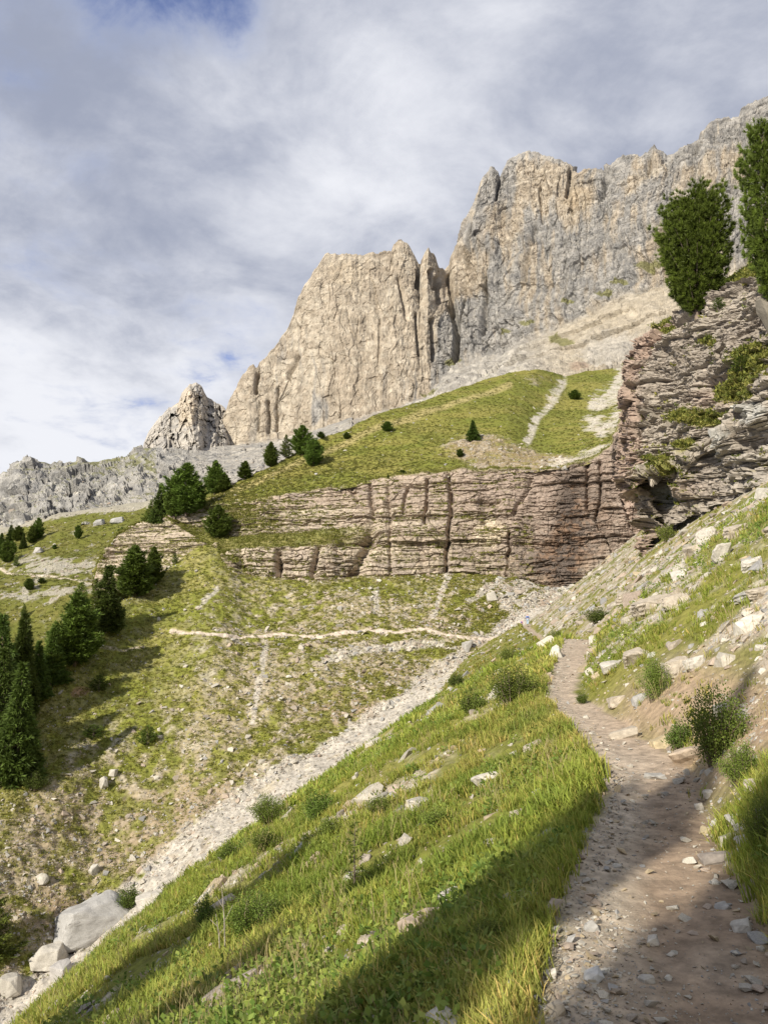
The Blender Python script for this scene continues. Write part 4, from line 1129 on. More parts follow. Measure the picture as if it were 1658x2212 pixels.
def conifer(seed, kind, n_branch, per, needle, R=.2, clear=.05, nn=7, thin=0.0):
    """unit-height conifer: tapered trunk with limbs, crown of needle sprays set along real branches"""
    r = np.random.RandomState(seed)
    ph, pr = PROFILE[kind]
    limbs = [tube([[0, 0, -.06], [.004, .002, .2], [.0, -.004, .5], [.003, 0, .97]], [.020, .016, .010, .002], 7)]
    V = []; C = []
    golden = 2.399963
    for i in range(n_branch):
        h = ((i + r.rand()) / n_branch) ** 1.12
        if kind == 'spruce': h = (np.floor(h * 26) + .35 * r.rand()) / 26
        z0 = clear + h * (1 - clear) * .985
        az = i * golden + r.randn() * .5
        lump = 1 + (.34 if kind not in ('round', 'big') else .22) * math.sin(az * 2 + seed + 7 * h) * math.sin(9 * h + seed * 1.7) + (.22 if kind != 'spruce' else .12) * r.randn()
        L = R * np.interp(h, ph, pr) * max(.35, lump)
        if r.rand() < thin: continue
        rise = {'pine': .45, 'round': .55, 'big': .6, 'spruce': -.18, 'larch': .12, 'ragged': .35}[kind] + (.5 * h if kind == 'spruce' else .3 * h)
        d0 = np.array([math.cos(az), math.sin(az), 0])
        def pt(t):
            return np.array([0, 0, z0]) + d0 * L * t + np.array([0, 0, 1]) * L * (rise * t * t * (1.3 if kind != 'spruce' else .8) - (.10 * t if kind == 'spruce' else 0))
        if L > .05:
            limbs.append(tube([pt(0), pt(.5), pt(.9)], [.0045, .003, .001], 4))
        m = max(3, int(per * (L / R) ** 1.2))
        for k in range(m):
            t = .22 + .80 * ((k + r.rand()) / m) ** .75
            side = np.array([-d0[1], d0[0], 0]) * r.randn() * L * .20 * (1.15 - .5 * t)
            c = pt(t) + side + np.array([0, 0, r.randn() * L * .05])
            out = d0 * 1.0 + side * 2 / (L + 1e-6) + np.array([0, 0, {'pine': .9, 'round': 1.0, 'big': 1.0, 'spruce': -.1, 'larch': .25, 'ragged': .7}[kind]])
            sh = (r.uniform(.55, 1.4) if kind in ('big', 'ragged') else r.uniform(.65, 1.3)) * (1.12 if t > .8 else .95)
            for q in range(nn):
                g = out / np.linalg.norm(out) + r.randn(3) * (.45 if kind in ('big', 'ragged') else .62); g /= np.linalg.norm(g)
                e = np.cross(g, r.randn(3)); e /= np.linalg.norm(e)
                ln = needle * r.uniform(.7, 1.3)
                wd = ln * {'larch': .11, 'big': .085, 'ragged': .09}.get(kind, .15)
                V += [c - e * wd, c + e * wd, c + g * ln]; C.append(sh * r.uniform(.88, 1.12))
    V = np.array(V); n = len(V) // 3
    F = np.arange(3 * n).reshape(n, 3)
    base = np.array(NEEDLE[kind])
    col = np.repeat(np.array(C)[:, None] * base[None], 3, 0)
    col[2::3] *= np.array([1.2, 1.15, .95])
    crown = mesh_arrays('crown', V, F, col, False)
    tv, tf_ = join_parts(limbs)
    q = fbm(tv[:, 0] * 60, tv[:, 1] * 60, tv[:, 2] * 14, 3, seed)
    trunk = mesh_arrays('trunk', tv, tf_, np.array([.16, .125, .10]) * (1 + .4 * q)[:, None], False)
    crown.materials.append(M_NEEDLE); trunk.materials.append(M_BARK)
    return trunk, crown


KINDS = {}
for kd, a in {'pine': (150, 22, .056, .22, .02, 8), 'round': (150, 24, .052, .25, .02, 8), 'spruce': (210, 18, .050, .20, .02, 8), 'larch': (130, 16, .044, .17, .04, 7)}.items():
    KINDS[kd] = [conifer(1000 + 17 * i + len(kd), kd, *a) for i in range(3)]
KINDS['big'] = [conifer(2001, 'big', 330, 26, .034, .255, .01, 30)]
KINDS['ragged'] = [conifer(2010, 'ragged', 190, 24, .027, .15, .20, 26, .16)]
KINDS['small'] = [conifer(2050 + i, 'pine', 60, 10, .075, .30, .02, 7) for i in range(2)]
KINDS['sapling'] = [conifer(2070, 'larch', 26, 7, .07, .20, .05, 6)]


def plant_tree(name, kind, p, h, wfac, label, cat, group, i=0, lean=(0, 0), rz=None):
    root = bpy.data.objects.new(name, None); SC.collection.objects.link(root)
    root.empty_display_size = .5
    root.location = p; root.scale = (h * wfac, h * wfac, h)
    root.rotation_euler = (lean[0], lean[1], rng.rand() * 6.28 if rz is None else rz)
    tag(root, label, cat, group)
    tr, cr = KINDS[kind][i % len(KINDS[kind])]
    link('trunk', tr, None, root); link('crown', cr, None, root)
    return root


KN_ = {'pine': 'stone_pine', 'round': 'stone_pine', 'big': 'stone_pine', 'ragged': 'stone_pine', 'spruce': 'spruce_tree', 'larch': 'larch_tree', 'small': 'young_pine', 'sapling': 'larch_sapling'}
_rad = {'pine': .22, 'round': .25, 'spruce': .20, 'larch': .17, 'small': .30, 'big': .25, 'ragged': .17, 'sapling': .2}
SP_ = {'F': T_FAR, 'M': T_MEAD, 'H': T_HILL, 'C': T_CLIFF, 'R': T_CRAG}
TREES = [  # sheet, kind, base x, base y, top y, width, label
    ('F', 'pine', 165, 1437, 1283, 78, 'broad dark pine casting a long shadow, with bare brown earth at its foot', 'T'),
    ('F', 'spruce', 231, 1357, 1216, 60, 'tall dark conifer right in front of the left end of the layered outcrop', 'T'),
    ('F', 'pine', 290, 1286, 1176, 66, 'wide bushy pine, the larger of the pair below the layered outcrop', 'T'),
    ('F', 'pine', 332, 1259, 1179, 36, 'narrow pine, the slimmer one of the pair below the layered outcrop', 'T'),
    ('F', 'larch', 136, 1362, 1228, 62, 'pale green feathery larch behind the broad dark pine', 'T'),
    ('F', 'larch', 178, 1342, 1236, 34, 'slim pale larch rising between the broad pine and the outcrop conifer', 'T'),
    ('F', 'spruce', 80, 1440, 1320, 58, 'thin dark spruce with drooping branches standing in shade left of the pines', 'T'),
    ('F', 'spruce', 36, 1680, 1433, 86, 'large spruce low at the left edge throwing a shadow over the grass', 'T'),
    ('F', 'spruce', -4, 1640, 1400, 80, 'dark spruce half cut off by the left edge, beside the large low spruce', 'E'),
    ('F', 'spruce', 8, 1470, 1262, 66, 'tallest dark tree of the shaded clump at the left edge', 'E'),
    ('F', 'spruce', 22, 1530, 1330, 60, 'dark conifer in the middle of the shaded clump at the left edge', 'E'),
    ('F', 'larch', 31, 1405, 1286, 46, 'rounded pale tree at the top of the shaded clump at the left edge', 'E'),
    ('F', 'spruce', 52, 1475, 1352, 48, 'shorter dark conifer on the right side of the shaded left clump', 'E'),
    ('F', 'spruce', -30, 1560, 1300, 80, 'dark conifer mostly outside the left edge behind the shaded clump', 'E'),
    ('C', 'pine', 469, 1160, 1086, 42, 'lone pine on the grassy shoulder between the two parts of the layered cliff', None),
    ('H', 'pine', 398, 1110, 997, 66, 'biggest pine of the dense group on the skyline above the left outcrop', 'S'),
    ('H', 'pine', 372, 1120, 1030, 40, 'pine tucked against the left flank of the biggest skyline pine', 'S'),
    ('H', 'spruce', 341, 1130, 1041, 34, 'pointed tree at the left of the dense skyline group', 'S'),
    ('H', 'larch', 357, 1138, 1072, 34, 'pale green young tree below the dense skyline group', 'S'),
    ('H', 'larch', 322, 1136, 1078, 30, 'pale low tree at the far left end of the dense skyline group', 'S'),
    ('H', 'pine', 430, 1096, 1046, 20, 'small slim pine touching the right flank of the biggest skyline pine', 'S'),
    ('H', 'pine', 460, 1064, 989, 36, 'tall pine of the skyline pair right of the dense group', 'S'),
    ('H', 'pine', 480, 1060, 1018, 28, 'shorter pine of the skyline pair right of the dense group', 'S'),
    ('H', 'pine', 527, 1031, 990, 26, 'small solitary pine on the grassy edge below the grey scree', 'S'),
    ('H', 'pine', 580, 997, 941, 26, 'slim dark pine standing left of the pale larch on the green ridge', 'S'),
    ('H', 'larch', 614, 983, 929, 22, 'pale thin larch on the green ridge in front of the great rock wall', 'S'),
    ('H', 'pine', 651, 981, 913, 38, 'tallest dark pine on the green ridge in front of the great rock wall', 'S'),
    ('H', 'round', 675, 1004, 944, 34, 'egg-shaped dense pine just below the tallest one on the green ridge', 'S'),
    ('H', 'round', 699, 950, 936, 14, 'tiny dark conifer on the skyline of the green ridge', 'S'),
    ('H', 'pine', 746, 946, 930, 12, 'very small cone-shaped tree right of the ridge pines', 'S'),
    ('H', 'round', 836, 929, 907, 20, 'round dark bush-like pine high on the green hill among white stones', None),
    ('H', 'spruce', 1020, 949, 902, 26, 'single pointed spruce in the middle of the green hill', None),
    ('H', 'round', 992, 985, 967, 14, 'tiny round conifer just below the pointed spruce on the green hill', None),
    ('H', 'pine', 1240, 860, 838, 20, 'small triangular pine beside the white stone chute at the upper right meadow', None),
    ('H', 'round', 866, 1024, 1013, 12, 'dwarf conifer on the very edge above the layered cliff', None),
    ('H', 'spruce', 835, 1048, 1032, 9, 'thin little conifer standing on the rim of the layered cliff', None),
    ('M', 'round', 171, 1162, 1133, 14, 'pillar-shaped dark conifer alone on the distant meadow', 'M'),
    ('M', 'pine', 80, 1162, 1115, 20, 'taller of the two joined conifers on the distant meadow under the grey ridge', 'M'),
    ('M', 'pine', 71, 1172, 1133, 18, 'shorter of the two joined conifers on the distant meadow under the grey ridge', 'M'),
    ('M', 'spruce', 52, 1182, 1148, 14, 'small dark conifer in front of the two joined ones on the distant meadow', 'M'),
    ('M', 'pine', 40, 1166, 1132, 20, 'middle tree of the row of conifers at the top of the distant meadow', 'M'),
    ('M', 'spruce', 23, 1166, 1130, 18, 'pointed tree second from the left in the distant meadow row', 'M'),
    ('M', 'spruce', 3, 1190, 1147, 18, 'conifer of the distant meadow cut by the left edge', 'M'),
    ('M', 'pine', 13, 1212, 1164, 24, 'largest dark conifer low in the distant meadow group at the left edge', 'M'),
    ('M', 'pine', 26, 1196, 1166, 18, 'conifer leaning on the largest one in the distant meadow group', 'M'),
    ('M', 'larch', 36, 1221, 1196, 12, 'pale little tree below the distant meadow group', 'M'),
    ('M', 'round', 119, 1184, 1173, 8, 'dot-like dwarf conifer below the pillar-shaped one', 'M'),
    ('M', 'round', 62, 1272, 1247, 18, 'bushy conifer below the thin path on the distant meadow', 'M'),
    ('M', 'round', 90, 1258, 1246, 14, 'low round conifer touching the thin path on the distant meadow', 'M'),
    ('M', 'larch', 55, 1330, 1303, 14, 'pale young tree on the dip between the distant meadow and the spur', 'M'),
    ('M', 'pine', 266, 1170, 1136, 20, 'small conifer just behind the upper edge of the left outcrop', 'M'),
    ('M', 'round', 277, 1160, 1144, 12, 'little bushy conifer to the right of the one behind the outcrop edge', 'M'),
]
GRP = {'T': 'conifers along the grassy spur', 'E': 'dark conifers crowding the left edge', 'S': 'conifers on the ridge below the rock wall', 'M': 'conifers of the distant meadow'}
for i, (sh, kd, bx, by, ty, wd, lab, gr) in enumerate(TREES):
    p, _n = SP_[sh].at(bx, by - 3)
    h = (by - ty) * p[1] / FPX
    ww = wd * p[1] / FPX / (2 * _rad[kd]) / h * 1.06
    plant_tree(KN_[kd], kd, p - np.array([0, 0, .01 * h]), h, ww, lab, 'tree', GRP.get(gr), i)
# the two pines above the crag
p, _n = T_CRAG.at(1512, 655)
plant_tree('stone_pine', 'big', p + np.array([-.4, .6, -.9]), 285 * p[1] / FPX, .98, 'big dense egg-shaped pine on top of the near crag', 'tree', 'pines above the near crag', 0, (0, R(5)), 1.0)
p, _n = T_CRAG.at(1656, 735)
plant_tree('stone_pine', 'ragged', p + np.array([0.7, -.2, -.5]), 540 * p[1] / FPX, .62, 'tall ragged pine with bare lower trunk at the right edge above the crag', 'tree', 'pines above the near crag', 0, (0, R(1)), 2.0)
# bushes with needles on the near and far slopes
for i, (sh, bx, by, ty, wd, lab) in enumerate([
    ('F', 217, 1490, 1456, 34, 'small bushy pine with its own shadow on the grass below the broad pine'),
    ('F', 320, 1606, 1566, 34, 'dwarf pine bush alone on the stony far slope'),
    ('F', 203, 1592, 1563, 36, 'low spreading green bush above the dwarf pine on the far slope'),
    ('F', 84, 1660, 1622, 32, 'dark low bush in the shadow right of the large low spruce'),
    ('F', 374, 1216, 1192, 14, 'tiny conifer at the foot of the left outcrop'),
    ('R', 1545, 668, 640, 26, 'small round conifer at the foot of the big dense pine'),
    ('R', 1600, 800, 762, 40, 'green bush rooted in the crag face near the right edge'),
]):
    p, _n = SP_[sh].at(bx, by - 2); h = (by - ty) * p[1] / FPX
    plant_tree('dwarf_pine', 'small', p - np.array([0, 0, .04 * h]), h, wd * p[1] / FPX / .6 / h, lab, 'bush', None, i)
p = near_hit(765, 1930)
plant_tree('larch_sapling', 'sapling', p, .75, .9, 'thin little larch sapling standing in the grass of the near slope', 'sapling', None, 0)
p, _n = T_FAR.at(8, 2075)
plant_tree('larch_tree', 'larch', p + np.array([-2.0, 0, -1.5]), 205 * p[1] / FPX, 1.25, 'larch at the left edge low by the scree gully', 'tree', None, 1)


def caster(tip_px, tip_py, H, kind, lab, wf=1.0, push=0.0):
    """tree standing on the slope below the camera whose shadow ends where the photo's shadow ends"""
    t = near_hit(tip_px, tip_py)
    k = np.linspace(.5, 90, 2000)
    q = t[None] - LDIR[None] * k[:, None]
    g = near_z(q[:, 0], q[:, 1], False)
    j = np.argmax(q[:, 2] - g > H)
    return plant_tree(KN_[kind], kind, np.array([q[j, 0], q[j, 1], g[j] - .4]), H, wf, lab, 'tree', 'pines below the trail behind the viewer', 0)


caster(735, 1775, 11, 'pine', 'slim pine down the slope throwing the upper long shadow on the near grass', .46)
caster(885, 1832, 9, 'pine', 'pine beside the viewer throwing the middle long shadow on the near grass', .26)
caster(1620, 1440, 13, 'pine', 'pine behind the viewer shading the trail and the bush at the bend', .21)
caster(1760, 1540, 13, 'pine', 'second pine behind the viewer shading the middle of the near trail', .18)
caster(1850, 1720, 12, 'pine', 'thin pine behind the viewer dappling the near trail', .18)

# ------------------------------------------------------------------ shrubs
def shrub_mesh(seed, n_stem, per, leaf, col, up=.8):
    r = np.random.RandomState(seed); V = []; C = []; F = []; st = []
    for s in range(n_stem):
        az = r.rand() * 6.28; tl = r.uniform(.1, 1.0) ** .7
        tip = np.array([math.cos(az) * .5 * tl, math.sin(az) * .5 * tl, r.uniform(.55, 1.0) * (1 - .45 * tl ** 2)])
        root_ = np.array([math.cos(az) * .10, math.sin(az) * .10, -.05])
        mid_ = (tip + root_) / 2 + np.array([0, 0, .12]) + r.randn(3) * .03
        st.append(tube([root_, mid_, tip], [.012, .008, .003], 4))
        for k in range(per):
            t = r.uniform(.25, 1.05)
            c = (1 - t) ** 2 * root_ + 2 * t * (1 - t) * mid_ + t * t * tip + r.randn(3) * .075
            if c[2] < 0: c[2] = abs(c[2]) * .5
            g = np.array([c[0], c[1], up * .5]) + r.randn(3) * .45; g /= np.linalg.norm(g)
            e = np.cross(g, r.randn(3)); e /= np.linalg.norm(e)
            L = leaf * r.uniform(.7, 1.3); i = len(V)
            V += [c, c + g * L * .5 + e * L * .28, c + g * L, c + g * L * .5 - e * L * .28]
            F += [[i, i + 1, i + 2], [i, i + 2, i + 3]]; C += [r.uniform(.65, 1.3)] * 4
    fol = mesh_arrays('foliage', np.array(V), np.array(F), np.array(C)[:, None] * np.asarray(col)[None], False)
    fol.materials.append(M_LEAF)
    v, f = join_parts(st)
    stm = mesh_arrays('stems', v, f, np.tile([.18, .14, .10], (len(v), 1)), False); stm.materials.append(M_BARK)
    return fol, stm


SHR = [shrub_mesh(3000 + i, 26, 130, .06, c) for i, c in enumerate([(.13, .185, .032), (.15, .20, .036), (.175, .215, .042), (.11, .155, .030)])]
BIG = [shrub_mesh(3100 + i, 34, 230, .034, c) for i, c in enumerate([(.13, .175, .030), (.16, .205, .038)])]


def shrub(px, py, wpx, hpx, label, i=0, sheet=None, big=False, name='shrub', grp=None, cat='shrub'):
    if sheet is None: p = near_hit(px, py)
    else: p, _n = sheet.at(px, py)
    W, H = wpx * p[1] / FPX, hpx * p[1] / FPX
    root = bpy.data.objects.new(name, None); SC.collection.objects.link(root)
    root.location = p - np.array([0, 0, .08 * H]); root.scale = (W, W, H * 1.1); root.rotation_euler = (0, 0, rng.rand() * 6.28)
    root.empty_display_size = .3
    tag(root, label, cat, grp)
    fol, stm = (BIG if big else SHR)[i % (2 if big else 4)]
    link('foliage', fol, None, root); link('stems', stm, None, root)
    return root


shrub(1112, 1522, 125, 84, 'large rounded green shrub on the grass just left of the trail bend', 0, big=True)
shrub(1020, 1540, 56, 52, 'smaller green shrub down-slope to the left of the large rounded one', 1)
shrub(1100, 1430, 44, 34, 'small bright shrub above the large rounded one', 2)
shrub(985, 1484, 40, 28, 'low dark green shrub at the edge of the scree gully left of the bend', 3)
shrub(958, 1480, 26, 18, 'tiny shrub overlooking the white scree beside the low dark one', 0)
shrub(1412, 1512, 64, 98, 'upright leafy willow shrub on the stony slope right of the trail', 1, big=True)
shrub(1545, 1640, 150, 150, 'wide dark green shrub in shade on the right bank of the trail', 0, big=True)
shrub(1468, 1618, 60, 56, 'low leafy shrub spilling over the bank at the trail bend', 3)
shrub(1600, 1690, 96, 84, 'leafy shrub below the wide dark one, hanging over the right trail edge', 1, big=True)
shrub(1648, 1830, 80, 110, 'grassy shrub overhanging the trail at the right picture edge', 3, big=True)
shrub(582, 1778, 84, 58, 'dark green shrub standing at the lower rim of the scree gully', 3, big=True)
shrub(690, 1772, 66, 62, 'shrub standing in the long upper shadow on the near slope', 0)
shrub(715, 1810, 50, 46, 'light green bush at the lower edge of the upper shadow', 2)
shrub(496, 1858, 54, 40, 'yellow-green bush left of the dark shadow band', 1)
shrub(545, 2016, 130, 84, 'broad light green bush between the two long shadows', 2, big=True)
shrub(440, 2010, 50, 66, 'dark bush inside the shadow left of the broad light green one', 3)
shrub(575, 1835, 60, 40, 'small bush in the grass under the dark shrub by the gully', 1)
shrub(1290, 1345, 70, 30, 'dark low shrub on the crest right of where the trail vanishes', 3)
shrub(1200, 1382, 34, 22, 'small round bush where the far piece of trail is hidden', 2)
shrub(1258, 1520, 26, 24, 'little green plant growing at the right margin of the trail', 0)
shrub(820, 1760, 56, 40, 'leafy low bush on the sunlit near slope above the light streak of stones', 2)
shrub(1484, 1118, 54, 66, 'bushy green shrub at the foot of the crag beside the dark recess', 1, big=True)
shrub(1566, 1062, 120, 84, 'wide loose shrub at the foot of the crag', 0, big=True)
shrub(1440, 1170, 36, 40, 'light bush below the dark recess of the crag', 2)
shrub(275, 1955, 56, 40, 'dark bush beside the big pale hump of bedrock in the gully', 3, T_FAR)
shrub(75, 1700, 50, 36, 'low shaded bush right below the large low spruce', 3, T_FAR)
shrub(1050, 2050, 90, 60, 'leafy plants on the shaded grass left of the trail', 1, big=True)
shrub(700, 1960, 60, 40, 'low leafy clump on the sunlit strip between the shadows', 0)
shrub(950, 1790, 80, 46, 'yellowish leafy clump beside the middle shadow', 2)

# ------------------------------------------------------------------ boulders and single stones
_bn = [0]
def boulder(px, py, wpx, hpx, label, sheet=None, flat=None, col=(.50, .46, .395), layers=.0, rz=None, name='boulder', depthf=.8, grp=None, sink=.3, tilt=None):
    _bn[0] += 1
    if sheet is None: p = near_hit(px, py); n = np.array([-.5, -.1, 1.0])
    else: p, n = sheet.at(px, py)
    if p[1] < 7 and sheet is None: wpx, hpx = wpx * .8, hpx * .8
    W, H = wpx * p[1] / FPX, hpx * p[1] / FPX
    me = boulder_mesh(name, 5000 + _bn[0], W * .95, W * depthf, H * 1.15, col, layers, 5 if W > 3 else 3)
    o = link(name, me, M_STONE, None, p + np.array([0, 0, H * (.5 - sink)]), (rng.randn() * .08 if tilt is None else tilt, rng.randn() * .1 - (.25 if tilt is None else 0), rng.randn() * .3 if rz is None else rz))
    return tag(o, label, 'rock', grp)


PALE = (.43, .40, .35); TAN = (.38, .33, .265); GREY = (.33, .315, .29); YEL = (.40, .33, .21)
boulder(205, 2000, 150, 76, 'huge pale grey hump of bedrock in the scree gully', T_FAR, col=(.33, .32, .305), depthf=.7, tilt=0.1, rz=.5)
boulder(112, 2076, 66, 42, 'long pale block just below the huge hump in the gully', T_FAR, col=PALE)
boulder(128, 2106, 50, 34, 'grey block leaning under the long pale one', T_FAR, col=(.37, .35, .33))
boulder(26, 2134, 44, 36, 'rounded white block at the left edge at the foot of the gully', T_FAR, col=PALE)
boulder(330, 1960, 60, 40, 'pale square block at the upper end of the hump', T_FAR, col=PALE)
boulder(228, 1693, 20, 24, 'white upright block on the far slope above the bare red patch', T_FAR, col=PALE)
boulder(246, 1668, 18, 14, 'white block up-slope of the upright one', T_FAR, col=PALE)
boulder(98, 1900, 24, 20, 'white block on the brown slope near the left edge', T_FAR, col=PALE)
boulder(200, 1880, 20, 18, 'single pale stone on the brown slope above the hump', T_FAR, col=PALE)
boulder(1060, 1290, 22, 20, 'pale block on the grass left of the scree head', T_FAR, col=PALE)
boulder(1012, 1396, 26, 20, 'grey block where the far trail meets the scree', T_FAR, col=GREY)
boulder(212, 1128, 24, 12, 'grey boulder on the upper edge of the distant meadow', T_MEAD, col=(.33, .32, .305))
boulder(252, 1124, 30, 14, 'larger grey boulder to its right on the distant meadow edge', T_MEAD, col=(.33, .32, .305))
boulder(82, 1186, 20, 12, 'pale boulder among the conifers of the distant meadow', T_MEAD, col=(.37, .35, .33))
for (x, y, w_, h_, lab, c_, ly) in [
    (1412, 1316, 110, 34, 'long layered ledge with a dark hollow under it on the right slope', TAN, .16),
    (1462, 1308, 60, 30, 'layered block at the right end of the hollowed ledge', TAN, .14),
    (1350, 1300, 40, 26, 'small layered block left of the hollowed ledge', TAN, .12),
    (1560, 1210, 42, 46, 'upright pale block high on the right slope', PALE, .1),
    (1532, 1165, 50, 30, 'stacked pale slabs above the upright block', PALE, .16),
    (1500, 1196, 40, 24, 'pale slab left of the upright block', TAN, .12),
    (1590, 1160, 54, 30, 'wide pale slabs below the crag near the wide loose shrub', TAN, .16),
    (1620, 1225, 44, 24, 'flat white block on the upper right slope', PALE, .1),
    (1640, 1286, 50, 24, 'tan slab at the right edge level with the hollowed ledge', TAN, .12),
    (1612, 1292, 54, 22, 'dark-shadowed layered slab near the right edge', GREY, .16),
    (1468, 1250, 40, 22, 'pale stone above the hollowed ledge', PALE, .0),
    (1322, 1448, 44, 24, 'white slab on the stony slope above the bend', PALE, .0),
    (1372, 1428, 56, 30, 'pale slab tilted down the stony slope', TAN, .1),
    (1462, 1452, 60, 36, 'pair of rough pale blocks right of the willow shrub', TAN, .1),
    (1500, 1440, 44, 26, 'rough pale block beside that pair', PALE, .1),
    (1330, 1520, 50, 20, 'flat stone on the right rim of the trail above the bend', TAN, .0),
    (1345, 1592, 60, 20, 'pale slab half buried in the bank at the bend', TAN, .0),
    (1490, 1652, 86, 46, 'wedge-shaped brown slab jutting onto the trail under the dark shrub', (.36, .29, .22), .06),
    (1432, 1612, 66, 24, 'long yellowish slab at the shaded bend of the trail', YEL, .0),
    (1640, 1702, 80, 30, 'long pink-grey slab sticking out at the right edge', (.47, .40, .36), .05),
    (1655, 1762, 50, 26, 'smaller grey slab below the long pink-grey one', GREY, .05),
    (1545, 1862, 74, 30, 'dark flat rock embedded in the trail', (.23, .20, .175), .05),
    (1612, 1822, 56, 26, 'white angular stone near the dark embedded rock', PALE, .0),
    (1530, 1720, 28, 18, 'white stone on the shaded trail below the wedge-shaped slab', PALE, .0),
    (1510, 1748, 24, 18, 'pale broken stone lying just below that white one', PALE, .0),
    (1415, 1682, 40, 14, 'flat grey stone on the trail where the shade begins', GREY, .0),
    (1590, 1772, 50, 20, 'pale sliver-like stone on the right side of the trail', GREY, .0),
    (1520, 1800, 34, 16, 'yellow-brown stone on the right side of the trail', YEL, .0),
    (1600, 2010, 50, 26, 'pale rounded stone low on the right side of the trail', PALE, .0),
    (1560, 1962, 40, 14, 'thin pale chip standing on the dark trail', GREY, .0),
    (1405, 2040, 34, 26, 'white stone in the sunny patch of the trail', PALE, .0),
    (1395, 2120, 34, 18, 'pale flat stone below the sunny patch', PALE, .0),
    (1275, 2010, 40, 22, 'grey slab-like stone on the gravel margin', GREY, .0),
    (1280, 2116, 50, 30, 'largest bluish grey stone of the gravel margin', (.40, .40, .40), .0),
    (1190, 2110, 36, 24, 'pale stone at the grassy lower left corner of the trail', PALE, .0),
    (1080, 2196, 40, 22, 'white stone in the shaded grass by the lower edge', PALE, .0),
    (1200, 2190, 44, 30, 'tan stone at the bottom of the gravel margin', TAN, .0),
    (975, 1946, 66, 28, 'long pale rock lying in the sunlit grass of the near slope', PALE, .05),
    (745, 2012, 46, 22, 'pale rock between the shadow bands of the near slope', TAN, .05),
    (800, 2040, 60, 26, 'flat pale rock on the sunlit strip of the near slope', TAN, .05),
    (1000, 2026, 50, 22, 'rock at the edge of the broad shadow left of the trail', TAN, .0),
    (1060, 1830, 44, 24, 'pale rock above the broad shadow left of the trail', PALE, .0),
    (1175, 1724, 40, 26, 'pale rock near the trail margin under the bend', PALE, .05),
    (1120, 1770, 40, 22, 'rounded rock half hidden in the grass left of the bend', TAN, .0),
    (905, 1745, 60, 22, 'streak-like pale ledge on the near slope', PALE, .1),
    (760, 1905, 44, 20, 'pale stone next to the larch sapling', PALE, .0),
    (480, 1965, 60, 24, 'pale ledge below the long upper shadow', TAN, .1),
    (1060, 1690, 90, 26, 'low pale ledge crossing the sunny grass left of the trail', PALE, .12),
    (1155, 1620, 50, 18, 'thin pale ledge in the grass beside the large rounded shrub', TAN, .1),
]:
    boulder(x, y, w_, h_, lab, None, None, c_, ly)
# dark bulging boulder wedged at the right edge of the crag
boulder(1662, 690, 60, 84, 'dark bulging boulder overhanging at the right edge of the crag', T_CRAG, col=(.17, .15, .12), sink=.5)
# medium stones of the trail: look-alikes
x, y = near_pick(5200, 2.4, 14, .6, 61)
u = near_u(x, y); hw = trail_half(y)
ok = np.where((np.abs(u) < hw * 1.05) & (np.random.RandomState(3).rand(len(x)) < .25 + .5 * (np.abs(u) > hw * .45)))[0][:150]
protos = []
for k in range(12):
    v, f = HULLS[k % len(HULLS)]
    me = mesh_arrays('trail_stone', v, f, np.tile(STONE_COLS[k % 7] * .95, (len(v), 1)), False); me.materials.append(M_STONE); protos.append(me)
for j, k in enumerate(ok):
    s = float(np.clip(rng.lognormal(-3.0, .45), .03, .12)) * (.8 + y[k] / 22)
    o = link('trail_stone', protos[j % 12], None, None, (x[k], y[k], float(near_z(x[k:k + 1], y[k:k + 1])[0]) + s * .10), (rng.randn() * .25, rng.randn() * .25, rng.rand() * 6.3), (s, s, s * .8))
    tag(o, 'small pale angular stone lying loose on the trail', 'stone', 'small stones lying on the trail')


# ------------------------------------------------------------------ dry stems in the near grass
for i, (px, py, hh, lab) in enumerate([(487, 2068, .7, 'bleached dead stem sticking up from the near slope'), (476, 2062, .4, 'short bleached stem beside the dead tall one')]):
    p = near_hit(px, py)
    v, f = join_parts([tube([[0, 0, -.05], [-.02, 0, hh * .5], [-.06, .01, hh]], [.009, .007, .003], 6), tube([[-.02, 0, hh * .5], [.06, .02, hh * .72]], [.004, .002], 5), tube([[-.04, 0, hh * .7], [-.12, .02, hh * .85]], [.004, .002], 5)])
    tag(link('dead_stem', mesh_arrays('dead_stem', v, f, np.tile([.34, .30, .25], (len(v), 1))), M_BARK, None, p), lab, 'stem')


# ------------------------------------------------------------------ hikers
def flat_mat(name, col, rough=.8):
    m = bpy.data.materials.new(name); m.use_nodes = True
    nb = NB(m.node_tree); bs = m.node_tree.nodes['Principled BSDF']
    t = nb.n('ShaderNodeTexCoord'); f = nb.noise(t.outputs['Object'], 9, 3)
    nb.link(nb.mix(f, (*[c * .8 for c in col], 1), (*[min(1, c * 1.2) for c in col], 1)), bs.inputs['Base Color'])
    bs.inputs['Roughness'].default_value = rough
    return m


def skin_obj(name, joints, bones, mat, parent, sub=2):
    me = bpy.data.meshes.new(name)
    keys = list(joints)
    me.from_pydata([joints[k][:3] for k in keys], [(keys.index(a), keys.index(b_)) for a, b_ in bones], [])
    o = link(name, me, mat, parent)
    md = o.modifiers.new('skin', 'SKIN')
    for i, k in enumerate(keys):
        r_ = joints[k][3]
        me.skin_vertices[0].data[i].radius = r_ if isinstance(r_, tuple) else (r_, r_)
    me.skin_vertices[0].data[0].use_root = True
    md.use_smooth_shade = True
    o.modifiers.new('subdiv', 'SUBSURF').levels = sub; o.modifiers['subdiv'].render_levels = sub
    return o


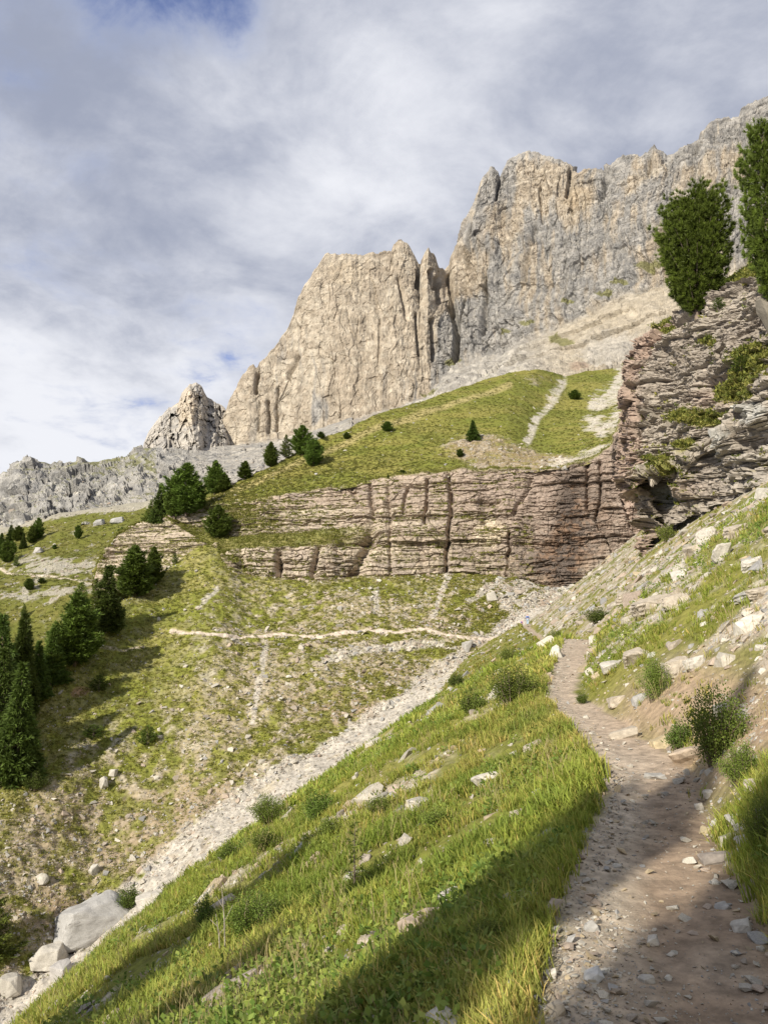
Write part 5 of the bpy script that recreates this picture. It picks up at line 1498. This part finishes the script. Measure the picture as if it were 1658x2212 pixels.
def hiker(p, rz, jacket, trousers, hair, label):
    root = bpy.data.objects.new('person', None); SC.collection.objects.link(root)
    root.location = p; root.rotation_euler = (0, 0, rz); root.empty_display_size = .3
    tag(root, label, 'person', 'hikers on the trail')
    sk = flat_mat('skin', (.55, .36, .27), .6)
    J = {'pelvis': (0, 0, .95, (.15, .11)), 'waist': (0, .01, 1.12, (.135, .10)), 'chest': (0, .02, 1.32, (.165, .115)), 'neck': (0, .01, 1.48, .055), 'head0': (0, -.01, 1.58, .085), 'head1': (0, -.015, 1.68, .088),
         'shl': (.17, .02, 1.40, .062), 'ell': (.27, .0, 1.14, .046), 'wrl': (.26, -.14, .93, .032), 'hal': (.255, -.19, .87, .034),
         'shr': (-.17, .02, 1.40, .062), 'elr': (-.26, .06, 1.14, .046), 'wrr': (-.28, .0, .91, .032), 'har': (-.28, -.03, .83, .034),
         'hil': (.09, 0, .88, .095), 'knl': (.10, -.12, .50, .062), 'anl': (.10, -.06, .09, .045), 'tol': (.11, -.22, .04, .04),
         'hir': (-.09, 0, .88, .095), 'knr': (-.10, .04, .49, .062), 'anr': (-.10, .20, .11, .045), 'tor': (-.11, .06, .04, .04)}
    Bn = [('pelvis', 'waist'), ('waist', 'chest'), ('chest', 'neck'), ('neck', 'head0'), ('head0', 'head1'), ('chest', 'shl'), ('shl', 'ell'), ('ell', 'wrl'), ('wrl', 'hal'), ('chest', 'shr'), ('shr', 'elr'), ('elr', 'wrr'), ('wrr', 'har'),
          ('pelvis', 'hil'), ('hil', 'knl'), ('knl', 'anl'), ('anl', 'tol'), ('pelvis', 'hir'), ('hir', 'knr'), ('knr', 'anr'), ('anr', 'tor')]
    skin_obj('body', J, Bn, sk, root)
    g = lambda ks, k_: {k: (*J[k][:3], tuple(a * k_ for a in J[k][3]) if isinstance(J[k][3], tuple) else J[k][3] * k_) for k in ks}
    skin_obj('jacket', g(['pelvis', 'waist', 'chest', 'shl', 'ell', 'wrl', 'shr', 'elr', 'wrr'], 1.16), [b_ for b_ in Bn if all(q in ('pelvis', 'waist', 'chest', 'shl', 'ell', 'wrl', 'shr', 'elr', 'wrr') for q in b_)], jacket, root)
    tk = ['pelvis', 'hil', 'knl', 'anl', 'hir', 'knr', 'anr']
    skin_obj('trousers', g(tk, 1.14), [b_ for b_ in Bn if all(q in tk for q in b_)], trousers, root)
    skin_obj('hair', {'a': (0, .03, 1.64, .095), 'b': (0, .01, 1.72, .088)}, [('a', 'b')], hair, root)
    skin_obj('backpack', {'a': (0, .19, 1.08, (.15, .09)), 'b': (0, .20, 1.25, (.16, .11)), 'c': (0, .17, 1.44, (.12, .07))}, [('a', 'b'), ('b', 'c')], flat_mat('pack_cloth', (.10, .13, .30)), root)
    return root


hiker(near_hit(1139, 1350) + np.array([0, 0, -.02]), math.pi * .9, flat_mat('blue_cloth', (.16, .24, .50)), flat_mat('pale_blue_cloth', (.33, .46, .60)), flat_mat('hair', (.12, .05, .09)), 'hiker in blue walking away on the trail at the edge of the scree')
p, _n = T_FAR.at(1127, 1352)
hiker(p, math.pi * .8, flat_mat('pink_cloth', (.48, .20, .30)), flat_mat('dark_cloth', (.08, .08, .12)), flat_mat('dark_hair', (.05, .035, .03)), 'hiker in dark pink further along, half hidden by the crest of the trail')
